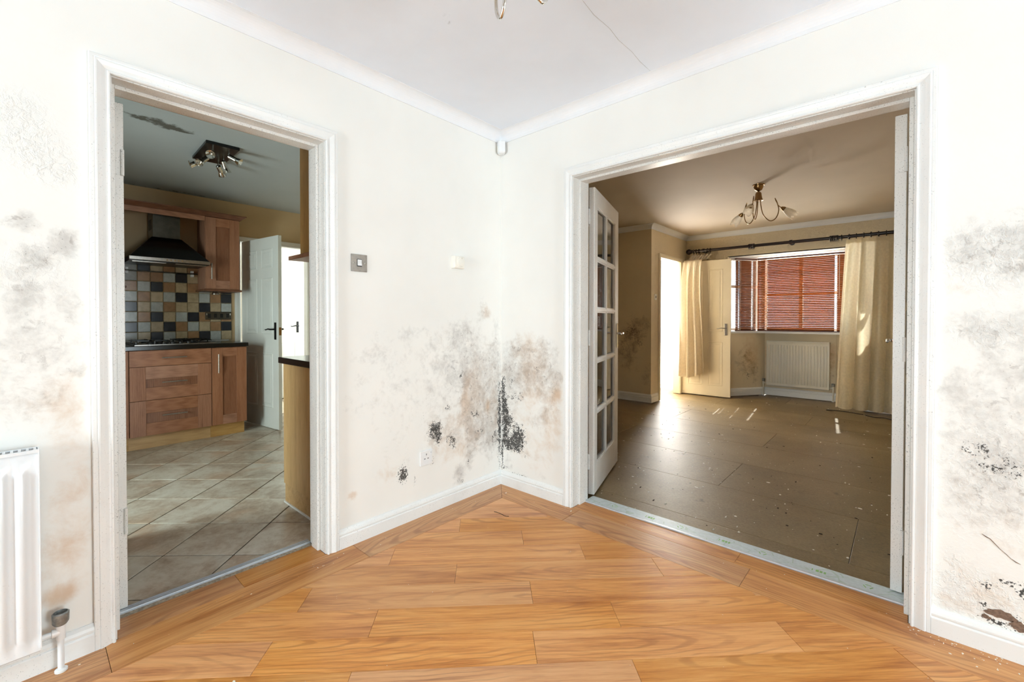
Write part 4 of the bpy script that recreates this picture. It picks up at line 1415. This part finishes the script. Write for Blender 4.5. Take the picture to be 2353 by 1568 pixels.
dl = root('ceiling_lamp', (1.252, -1.317, H), 'polished looped lamp arms hanging at the top edge of the picture', 'ceiling lamp')
D0 = Matrix.Translation((1.252, -1.317, H))
MB().lathe([(0, 0), (.060, 0), (.058, -.010), (.045, -.020), (.020, -.035), (.012, -.040), (.012, -.12), (0, -.12)], 24, D0).build('ceiling_cup', 'chrome', dl, smooth=True)
MB().lathe([(0, -.10), (.026, -.105), (.034, -.13), (.030, -.16), (.014, -.18), (0, -.185)], 24, D0).build('hub', 'chrome', dl, smooth=True)
for k in range(5):
    A = D0 @ Matrix.Rotation(R(139 - 72 + 72 * k), 4, 'Z')
    P2 = lambda r, z: A @ Vector((r, .34 * (r - .117), z))
    arm = MB().tube(bez([P2(.022, -.14), P2(.050, -.16), P2(.074, -.24), P2(.090, -.325), P2(.117, -.352), P2(.144, -.315), P2(.150, -.25), P2(.146, -.21)], 36), .0058, 10).build('arm', 'chrome', dl, smooth=True)
    T = A @ Matrix.Translation((.146, .01, -.215))
    MB().lathe([(0, 0), (.010, 0), (.022, .012), (.025, .022), (0, .022)], 16, T).build('shade_cup', 'chrome', arm, smooth=True)
    tulip(T @ Matrix.Translation((0, 0, .018)), .022, .048, .10).build('tulip_shade', 'shade_glass', dl, smooth=True)


# ------------------------------------------------------------------ kitchen: hob run on the far wall
def bar_handle(parent, p, q, out, mat='steel', r=.0055):
    """round bar handle between p and q standing off along 'out'"""
    p, q, out = Vector(p), Vector(q), Vector(out)
    d = (q - p).normalized()
    mb = MB().tube([p + out, q + out], r, 10)
    for t in (p + d * .014, q - d * .014):
        mb.tube([t, t + out], r * .7, 8)
    return mb.build('handle', mat, parent, smooth=True)


def shaker(name, parent, y0, y1, z0, z1, xf, handle, rail=.085, sgn=1, recessed=True, thick=.02):
    """front in a plane x = xf looking along sgn"""
    xb = xf - sgn * thick
    if not recessed:
        o = box(name, 'cabinet', (xb, xf, y0, y1, z0, z1), parent, .002)
    else:
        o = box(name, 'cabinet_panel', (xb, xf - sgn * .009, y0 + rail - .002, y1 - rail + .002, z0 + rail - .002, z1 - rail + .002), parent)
        for a, b in ((z0, z0 + rail), (z1 - rail, z1)):
            box('rail', 'cabinet', (xb, xf, y0 + rail, y1 - rail, a, b), o, .0015)
        for a, b in ((y0, y0 + rail), (y1 - rail, y1)):
            box('stile', 'cabinet_v', (xb, xf, a, b, z0, z1), o, .0015)
    if handle:
        bar_handle(o, handle[0], handle[1], (sgn * .030, 0, 0))
    return o


XF = -2.80
bu = root('base_cabinet', (-3.1, -1.315, 0), 'reddish oak base cabinet with three drawers under the hob', 'cabinet')
box('carcass', 'cabinet', (-3.395, XF - .021, -1.613, -1.019, .12, .864), bu)
box('plinth', 'plinth', (-2.875, -2.86, -1.613, -1.0185, 0.0005, .12), bu)
shaker('drawer', bu, -1.611, -1.021, .724, .862, XF, ((XF, -1.395, .795), (XF, -1.215, .795)), recessed=False)
shaker('drawer', bu, -1.611, -1.021, .430, .720, XF, ((XF, -1.395, .580), (XF, -1.215, .580)), rail=.108)
shaker('drawer', bu, -1.611, -1.021, .122, .426, XF, ((XF, -1.395, .290), (XF, -1.215, .290)), rail=.108)
bn = root('base_cabinet', (-3.1, -.87, 0), 'narrow reddish oak base cabinet beside the open six panel door', 'cabinet')
box('carcass', 'cabinet_v', (-3.395, XF - .021, -1.018, -.722, .12, .864), bn)
box('plinth', 'plinth', (-2.875, -2.86, -1.018, -.73, 0.0005, .12), bn)
shaker('door', bn, -1.016, -.723, .122, .862, XF, ((XF, -.968, .62), (XF, -.968, .80)), rail=.088)
bl_ = root('base_cabinet', (-3.1, -1.92, 0), 'reddish oak base cabinet half hidden left of the drawers', 'cabinet')
box('carcass', 'cabinet_v', (-3.395, XF - .021, -2.213, -1.615, .12, .864), bl_)
box('plinth', 'plinth', (-2.875, -2.86, -2.213, -1.6135, 0.0005, .12), bl_)
shaker('door', bl_, -2.211, -1.617, .122, .862, XF, ((XF, -2.16, .62), (XF, -2.16, .80)), rail=.088)
wt = root('worktop', (-3.085, -1.5, .865), 'black worktop over the drawer units', 'worktop')
box('slab', 'worktop', (-3.399, -2.775, -2.6, -.712, .865, .903), wt, .004)
box('upstand', 'white_plastic', (-3.399, -3.393, -2.6, -.712, .903, .910), wt)

# glazed wall tiles, row by row from the worktop up
_code = dict(w='white', d='dark', c='cream', t='tan', g='grey')
_rows_t = ['gcdwctdwc',  # r6 at the worktop
           'dwcdtwctd', 'wtdcwdtct', 'dcwtccdcw', 'wtcwdcwtd', 'twdtctwcd', 'gttwdcctw', 'gdctctwdc']
tb = MB()
_t = .0935
tb.hull([[(0, 0, 0), (0, _t, 0), (0, _t, _t), (0, 0, _t)], [(.006, 0, 0), (.006, _t, 0), (.006, _t, _t), (.006, 0, _t)], [(.0085, .003, .003), (.0085, _t - .003, .003), (.0085, _t - .003, _t - .003), (.0085, .003, _t - .003)]])
proto = {}
box('tile_bed', 'grout', (-3.40, -3.3965, -2.2, -.684, .903, 1.70), wkf)
for r, row in enumerate(_rows_t):
    for c in range(-6, 9):
        code = row[c] if c >= 0 else random.choice('wdct')
        key = _code[code]
        y = -1.571 + c * .0986
        z = .912 + r * .0986
        if key not in proto:
            o = tb.build('wall_tile', 'tile_' + key, wkf, local=True)
            proto[key] = o.data
        else:
            o = inst('wall_tile', proto[key], wkf, (0, 0, 0))
        o.location = (-3.3965, y, z)

# gas hob
hb = root('gas_hob', (-3.08, -1.27, .903), 'black gas hob with pan supports on the worktop', 'hob')
box('hob_plate', 'black', (-3.33, -2.85, -1.575, -.965, .9035, .912), hb, .003)
box('front_lip', 'steel', (-2.85, -2.842, -1.57, -.97, .9035, .911), hb)
for x in (-3.22, -2.98):
    for y in (-1.43, -1.12):
        b_ = MB().lathe([(0, 0), (.045, 0), (.045, .010), (.035, .014), (.034, .020), (0, .021)], 18, Matrix.Translation((x, y, .912))).build('burner', 'dark_plastic', hb, smooth=True)
        g_ = MB()
        for a in range(4):
            m_ = Matrix.Translation((x, y, 0)) @ Matrix.Rotation(PI / 2 * a, 4, 'Z')
            g_.box(.022, .115, -.005, .005, .934, .944, m_)
            g_.box(.108, .117, -.005, .005, .912, .944, m_)
        g_.box(x - .118, x + .118, y - .118, y - .109, .930, .940).box(x - .118, x + .118, y + .109, y + .118, .930, .940)
        g_.build('pan_support', 'black', hb, bevel=.001)
for k in range(4):
    MB().lathe([(0, 0), (.018, 0), (.016, .016), (0, .018)], 14, Matrix.Translation((-2.875, -1.36 + k * .06, .912))).build('control_knob', 'dark_plastic', hb, smooth=True)

# cooker hood
hd = root('cooker_hood', (-3.18, -1.287, 1.62), 'black pyramid cooker hood with a steel chimney', 'cooker hood')
HX, HY0, HY1 = -2.96, -1.585, -.987
MB().hull([[(-3.395, HY0, 1.690), (HX, HY0, 1.690), (HX, HY1, 1.690), (-3.395, HY1, 1.690)],
           [(-3.395, -1.40, 1.905), (-3.15, -1.40, 1.905), (-3.15, -1.175, 1.905), (-3.395, -1.175, 1.905)]]).build('canopy', 'black_glass', hd)
ch_ = box('chimney', 'dark_steel', (-3.395, -3.155, -1.392, -1.183, 1.905, 2.165), hd, .003)
for k in range(5):
    box('vent_slot', 'black', (-3.34 + k * .03, -3.325 + k * .03, -1.3935, -1.391, 1.98, 2.08), ch_)
box('fascia', 'steel', (HX - .02, HX + .006, HY0, HY1, 1.662, 1.692), hd, .002)
box('under_tray', 'black', (-3.395, HX - .02, HY0 + .004, HY1 - .004, 1.655, 1.690), hd)
for k in range(5):
    MB().lathe([(0, 0), (.007, 0), (.006, .004), (0, .004)], 12, Matrix.Translation((HX + .006, -1.32 + k * .028, 1.677)) @ Matrix.Rotation(PI / 2, 4, 'Y')).build('button', 'chrome', hd)
for y in (-1.44, -1.13):
    box('lamp_strip', 'steel', (-3.05, -3.0, y - .12, y + .12, 1.648, 1.655), hd)
ur = root('utensil_rail', (-3.37, -1.287, 1.58), 'thin dark rail fixed to the tiles under the hood', 'rail')
MB().tube([(-3.355, -1.565, 1.595), (-3.355, -1.00, 1.595)], .006, 10).build('rail', 'dark_steel', ur, smooth=True)
for y in (-1.555, -1.045):
    box('bracket', 'white_plastic', (-3.387, -3.345, y - .012, y + .012, 1.565, 1.590), ur, .002)
    box('bracket', 'white_plastic', (-3.387, -3.345, y - .011, y + .011, 1.603, 1.625), ur, .002)


# wall units, cornice, valance
def wall_unit(loc, y0, y1, z0, z1, x1, hy, label):
    rt = root('wall_cabinet', loc, label, 'cabinet')
    box('carcass', 'cabinet_v', (-3.395, x1 - .021, y0, y1, z0, z1), rt)
    shaker('door', rt, y0 + .002, y1 - .002, z0 + .002, z1 - .002, x1, ((x1, hy, z0 + .10), (x1, hy, z0 + .26)), rail=.088)
    box('light_pelmet', 'cabinet_shade', (-3.395, x1 + .025, y0 - .02, y1 + .014, z0 - .02, z0 - .0005), rt, .003)
    return rt


wu = wall_unit((-3.25, -.84, 1.43), -.992, -.690, 1.435, 2.158, -3.10, -.945, 'reddish oak wall cabinet right of the cooker hood')
wu2 = wall_unit((-3.25, -1.9, 1.43), -2.205, -1.603, 1.435, 2.158, -3.10, -1.66, 'reddish oak wall cabinet half hidden left of the cooker hood')
co = root('cornice', (-3.2, -1.4, 2.16), 'oak cornice with painted shade running over the wall cabinets', 'cornice')
MB().sweep([(-3.108, -2.2), (-3.108, -.688), (-3.395, -.688)], [(0, 0), (0, -.002), (.012, 0), (.022, .010), (.046, .030), (.054, .034), (.054, .042), (0, .042)], lambda u, v, h: (u, v, 2.1605 + h), False).build('moulding', 'cabinet_shade', co)
box('infill_board', 'cabinet_shade', (-3.395, -3.11, -2.2, -.69, 2.185, 2.195), co)
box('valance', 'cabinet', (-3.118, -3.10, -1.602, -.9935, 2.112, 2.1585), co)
box('valance_shelf', 'cabinet_shade', (-3.395, -3.1185, -1.602, -.9935, 2.1665, 2.184), co)
us_ = root('under_cabinet_spotlight', (-3.22, -.885, 1.39), 'small steel spotlight under the wall cabinet', 'spotlight')
MB().lathe([(0, 0), (.022, 0), (.030, -.012), (.030, -.028), (.024, -.030), (0, -.026)], 18, Matrix.Translation((-3.20, -.885, 1.4145))).build('spot_head', 'steel', us_, smooth=True)
ks = root('wall_socket', (-3.385, -.81, 1.13), 'dark metal double socket on the tiles by the open door', 'socket')
box('face_plate', 'dark_steel', (-3.388, -3.379, -.93, -.692, 1.128, 1.212), ks, .002)
for k in range(4):
    y = -.895 + k * .056
    box('pin_cluster', 'black', (-3.379, -3.377, y - .014, y + .014, 1.148, 1.190), ks, .001)
for y in (-.918, -.704):
    box('rocker', 'chrome', (-3.379, -3.374, y - .004, y + .004, 1.175, 1.195), ks)

# units along the doorway wall, seen on their ends
be = root('base_cabinet', (-.5, -.7, 0), 'oak effect base cabinet seen on its end just inside the kitchen doorway', 'cabinet')
box('end_panel', 'end_panel', (-.797, -.18, -1.130, -1.112, .118, .864), be)
box('carcass', 'end_panel', (-.775, -.18, -1.111, -.02, .12, .864), be)
box('plinth', 'plinth', (-.782, -.18, -1.128, -.02, .0005, .1175), be)
box('door', 'end_panel', (-.797, -.7765, -1.110, -.52, .122, .860), be, .002)
box('door', 'end_panel', (-.797, -.7765, -.516, -.022, .122, .860), be, .002)
box('floor_bead', 'white_plastic', (-.784, -.18, -1.136, -1.1285, .0005, .010), be)
we = root('worktop', (-.5, -.6, .865), 'short black worktop just inside the kitchen doorway', 'worktop')
box('slab', 'worktop', (-.835, -.172, -1.148, -.005, .865, .903), we, .004)
wc = root('wall_cabinet', (-.35, -.6, 1.5), 'oak effect wall cabinet high beside the kitchen doorway', 'cabinet')
box('end_panel', 'end_panel', (-.535, -.172, -1.132, -1.114, 1.512, 2.16), wc)
box('carcass', 'end_panel', (-.51, -.172, -1.113, -.02, 1.512, 2.16), wc)
box('door', 'end_panel', (-.535, -.511, -1.112, -.02, 1.514, 2.158), wc, .002)
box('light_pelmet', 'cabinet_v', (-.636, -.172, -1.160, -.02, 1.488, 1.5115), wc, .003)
box('cornice_board', 'cabinet_shade', (-.60, -.172, -1.17, -.02, 2.1605, 2.20), wc, .003)

# six way spotlight on the kitchen ceiling
sp = root('ceiling_spotlight', (-1.84, -1.222, H), 'black plate with six chrome spotlights on the kitchen ceiling', 'ceiling lamp')
SPM = Matrix.Translation((-1.83, -1.222, 0)) @ Matrix.Rotation(R(-2), 4, 'Z')
MB().box(-.225, .225, -.105, .105, H - .022, H - .0005, SPM).build('plate', 'black', sp, bevel=.003)
_hd = [(-.15, -.05, (-.2, -.9, -.35)), (-.15, .05, (-.6, .5, -.6)), (0, -.05, (.3, -.7, -.7)), (0, .05, (-.15, .35, -.9)), (.15, -.05, (.8, -.35, -.45)), (.15, .05, (.5, .8, -.5))]
for px, py, dr in _hd:
    b0 = SPM @ Vector((px, py, H - .022))
    dv = Vector(dr).normalized()
    j_ = b0 + Vector((0, 0, -.035))
    e_ = j_ + dv * .075
    hdm = MB().tube([j_ - dv * .005, j_ + dv * .004, j_ + dv * .055], [.006, .017, .019], 12).build('spot_head', 'chrome', sp, smooth=True)
    MB().tube([b0, j_], .006, 8).build('stem', 'chrome', hdm, smooth=True)
    q_ = Vector((0, 0, 1)).rotation_difference(dv).to_matrix().to_4x4()
    MB().lathe([(.016, 0), (.019, .006), (.029, .034), (.030, .038), (.027, .036), (.010, .016), (0, .014)], 16, Matrix.Translation(j_ + dv * .05) @ q_).build('reflector', 'chrome', hdm, smooth=True)

# ------------------------------------------------------------------ living room: pole, rings, curtains
cp = root('curtain_pole', (1.0, 4.60, 2.158), 'dark mahogany curtain pole across the bay', 'curtain pole')
PZ = 2.158
MB().tube([(-.33, 4.60, PZ), (2.45, 4.60, PZ)], .0205, 14).build('rod', 'pole', cp, smooth=True)
MB().lathe([(0, 0), (.022, .002), (.027, .008), (.022, .014), (.028, .022), (.042, .044), (.042, .062), (.030, .084), (.012, .094), (0, .095)], 18, Matrix.Translation((-.32, 4.60, PZ)) @ Matrix.Rotation(-PI / 2, 4, 'Y')).build('finial', 'pole', cp, smooth=True)
for x in (-.16, .96, 2.2):
    k_ = MB()
    k_.tube([(x, 4.695, PZ), (x, 4.60, PZ)], .010, 10)
    k_.lathe([(0, 0), (.032, 0), (.032, .008), (.02, .012), (0, .012)], 16, Matrix.Translation((x, 4.6995, PZ)) @ Matrix.Rotation(PI / 2, 4, 'X'))
    k_.tube([(x - .016, 4.60, PZ), (x + .016, 4.60, PZ)], .029, 14)
    k_.build('bracket', 'pole', cp, smooth=True)


def ring_mesh():
    mb = MB()
    n, m = 20, 6
    for_i = []
    for i in range(n):
        a = 2 * PI * i / n
        for_i.append([(math.sin(2 * PI * k / m) * .0055, math.cos(a) * (.030 + math.cos(2 * PI * k / m) * .0055), math.sin(a) * (.030 + math.cos(2 * PI * k / m) * .0055) - .0035) for k in range(m)])
    mb.hull(for_i + [for_i[0]], False)
    mb.tube([(0, 0, -.038), (0, 0, -.050)], .003, 6)
    return mb


_rm = None
_ringx = [(-.30, 'left end'), (-.24, ''), (-.20, ''), (-.11, ''), (-.06, '')]
xs_r = [-.30, -.265, -.225, -.10, -.065, .455, .468, .481, .494, .507, .520, 1.385, 1.398, 1.411, 1.424, 1.437, 1.450, 1.463, 1.50, 1.575, 1.645, 1.715, 1.785, 1.855, 1.925, 1.995, 2.065]
for i, x in enumerate(xs_r):
    if _rm is None:
        o = ring_mesh().build('curtain_ring', 'pole', None, smooth=True)
        _rm = o.data
    else:
        o = bpy.data.objects.new('curtain_ring', _rm)
        COL.objects.link(o)
    o.location = (x, 4.60, PZ)
    o.rotation_euler = (random.uniform(-.1, .1), 0, random.uniform(-.15, .15))
    gi = 0 if x < 0 else 1 if x < 1 else 2 if x < 1.48 else 3
    nth = ['first', 'second', 'third', 'fourth', 'fifth', 'sixth', 'seventh', 'eighth', 'ninth'][len([q for q in xs_r[:i] if (0 if q < 0 else 1 if q < 1 else 2 if q < 1.48 else 3) == gi])]
    tag(o, nth + ' dark ring from the left ' + ['above the open cream door', 'in the bunch above the left blind', 'in the tight bunch left of the long curtain', 'carrying the long curtain'][gi],
        'curtain ring', ['rings above the open cream door', 'rings bunched above the left blind', 'rings bunched left of the long curtain', 'rings carrying the long curtain'][gi])


def curtain_right(u, v):
    # u across, v down
    x_top, x_bot = 1.545 + u * .80, 1.435 + u * .92
    x = x_top + (x_bot - x_top) * v ** .8
    k = 2 * PI * 6.2
    a = (.018 + .030 * min(1, v * 4)) * (1 + .3 * math.sin(5 * u + 1))
    y = 4.575 + a * math.sin(k * u + .5 * math.sin(3 * v + u * 4)) + .012 * math.sin(17 * u + 2 * v)
    x += .014 * math.cos(k * u) * (.3 + v)
    z = 2.116 - v * 2.088 + .004 * math.sin(k * u * 2) * (1 - v)
    if v < .03:
        y = 4.590 + (y - 4.590) * .5
    return (x, y, z)


cr = MB().grid(curtain_right, 150, 60).build('curtain', 'curtain', None, smooth=True)
tag(cr, 'long cream curtain hanging at the right of the bay', 'curtain')
hm = MB().grid(lambda u, v: (curtain_right(u, v * .022)[0], curtain_right(u, v * .022)[1] - .003, 2.116 - v * .05 + .006 * abs(math.sin(22 * u))), 150, 4).build('header_tape', 'curtain', cr, smooth=True)


def curtain_left(u, v):
    # over the top of the open door and down its face
    key = [(0, 4.597, 2.100), (.03, 4.575, 2.065), (.055, 4.555, 2.025), (.075, 4.525, 2.020), (.095, 4.480, 2.018), (.115, 4.455, 1.985), (.16, 4.440, 1.90), (1.0, 4.425, .290)]
    for (a, y0, z0), (b, y1, z1) in zip(key, key[1:]):
        if v <= b:
            t = (v - a) / (b - a)
            y, z = y0 + (y1 - y0) * t, z0 + (z1 - z0) * t
            break
    xt = -.325 + .30 * u
    xm = -.400 + .265 * u
    xb = -.462 + .372 * u
    t = min(1, v / .1)
    x = (xt + (xm - xt) * t) if v < .1 else xm + (xb - xm) * ((v - .1) / .9)
    f = max(0, v - .09)
    g_ = min(1, f * 7)
    ph = 2 * PI * 3.1 * (u + .05 * math.sin(5 * v)) + .3
    s = math.sin(ph) + .35 * math.sin(2 * ph + 1.2) + .2 * math.sin(17 * u)
    y -= (.018 + .030 * min(1, f * 2)) * s * g_ + .035 * min(1, f * 6)
    x += .012 * math.cos(ph) * g_
    if v < .06:
        y += .014 * math.sin(2 * PI * 7 * u)
        z += .012 * math.sin(2 * PI * 7 * u) * (1 - v / .06)
    if v > .9:
        z -= .05 * (v - .9) / .1 * math.sin(3.4 * u + .4) - .02
    return (x, y, z)


cl = MB().grid(curtain_left, 90, 90).build('curtain', 'curtain_pale', None, smooth=True)
tag(cl, 'pale curtain draped over the top of the open cream door', 'curtain')
ls = root('light_switch', (-.45, 3.565, 1.39), 'small cream light switch beside the bright hall doorway', 'switch')
box('face_plate', 'cream_plastic', (-.45, -.444, 3.525, 3.605, 1.395, 1.475), ls, .002)
box('rocker', 'dark_plastic', (-.444, -.440, 3.560, 3.570, 1.42, 1.45), ls)
for pts, lb in (
        ([(1.37, 4.50, 0), (1.47, 4.535, 0), (1.58, 4.525, 0), (1.70, 4.48, 0), (1.735, 4.47, 0)], 'black cable lying on the boards at the left hem of the long curtain'),
        ([(1.75, 4.44, 0), (1.84, 4.37, 0), (1.93, 4.40, 0), (2.02, 4.33, 0), (2.14, 4.40, 0), (2.25, 4.36, 0)], 'black cable looped on the boards at the right edge of the view')):
    o = MB().tube(bez([(x, y, -.0035) for x, y, _ in pts], 30), .0045, 6).build('cable', 'rubber', None, smooth=True)
    tag(o, lb, 'cable', 'cables on the living room boards')


# ------------------------------------------------------------------ loose dirt nobody could count
def scatter(name, mat, spots, label, cat='debris', dark=()):
    mb = MB()
    first_dark = 0
    for i_, (x, y, z, s) in enumerate(list(spots) + list(dark)):
        if i_ == len(spots):
            first_dark = len(mb.f)
        n = random.choice((4, 5, 6))
        a0 = random.uniform(0, 6.28)
        el = random.uniform(.5, 1.6)
        ring = []
        for k in range(n):
            a = a0 + 2 * PI * k / n
            q = s * random.uniform(.6, 1.2)
            ring.append((x + math.cos(a) * q * el, y + math.sin(a) * q / el))
        hgt = min(.003, s * .5)
        mb.hull([[(p[0], p[1], z) for p in ring], [(x + (p[0] - x) * .8, y + (p[1] - y) * .8, z + hgt) for p in ring]])
    o = mb.build(name, mat)
    if dark:
        o.data.materials.append(M['grit'])
        for p_ in o.data.polygons:
            if p_.index >= first_dark:
                p_.material_index = 1
    return tag(o, label, cat, None, 'stuff')


rg = random.Random(11)
sp_ = []
for k in range(420):
    sp_.append((rg.uniform(-.4, 2.05), rg.uniform(.3, 5.1) if rg.random() < .6 else rg.uniform(.25, 2.2), -.008, rg.choice((.002, .002, .003, .003, .004, .006, .009))))
dk_ = [(rg.uniform(-.3, 2.05), rg.uniform(.3, 4.8), -.008, rg.choice((.002, .003, .004, .007))) for k in range(130)]
scatter('floor_debris', 'flake', sp_, 'pale paint flakes and dark grit strewn over the chipboard', 'debris', dk_)
sp_ = []
for k in range(170):
    t = rg.random()
    if t < .35:
        sp_.append((rg.uniform(2.1, 2.5), -.02 - abs(rg.gauss(0, .05)), 0, rg.choice((.001, .0015, .002, .003))))
    elif t < .6:
        sp_.append((rg.uniform(.05, 2.1), rg.gauss(-.04, .06) if rg.random() < .5 else rg.uniform(0, .11), 0, rg.choice((.001, .0015, .002))))
    elif t < .8:
        sp_.append((rg.uniform(.02, .12), rg.uniform(-2.3, -.05), 0, rg.choice((.001, .0015, .002, .0025))))
    else:
        sp_.append((rg.uniform(.2, 2.2), rg.uniform(-1.7, -.2), 0, rg.choice((.001, .001, .0015))))
sp_ = [q for q in sp_ if not (q[0] < LD[0] and q[1] > -.02) and not (q[0] > LD[1] and q[1] > -.02)]
sp_ += [(.15, -.11, 0, .006), (.62, -.05, 0, .005), (.52, -1.78, 0, .006)]
scatter('paint_crumbs', 'flake', sp_, 'tiny white paint crumbs along the edges of the oak floor', 'crumbs')
tw = MB().tube(bez([(.312, -.345, .0012), (.345, -.36, .0012), (.375, -.375, .0012), (.40, -.372, .0012), (.412, -.36, .0012)], 14), [.0012] + [.0016] * 13 + [.001] * 2, 5) if False else None
t_pts = bez([(.285, -.36, .0012), (.330, -.355, .0012), (.372, -.360, .0012), (.392, -.348, .0012)], 12)
o = MB().tube(t_pts, .0016, 5).build('twig', 'grit', None, smooth=True)
tag(o, 'thin dark twig on the oak floor near the corner', 'twig')
bpy.context.view_layer.update()
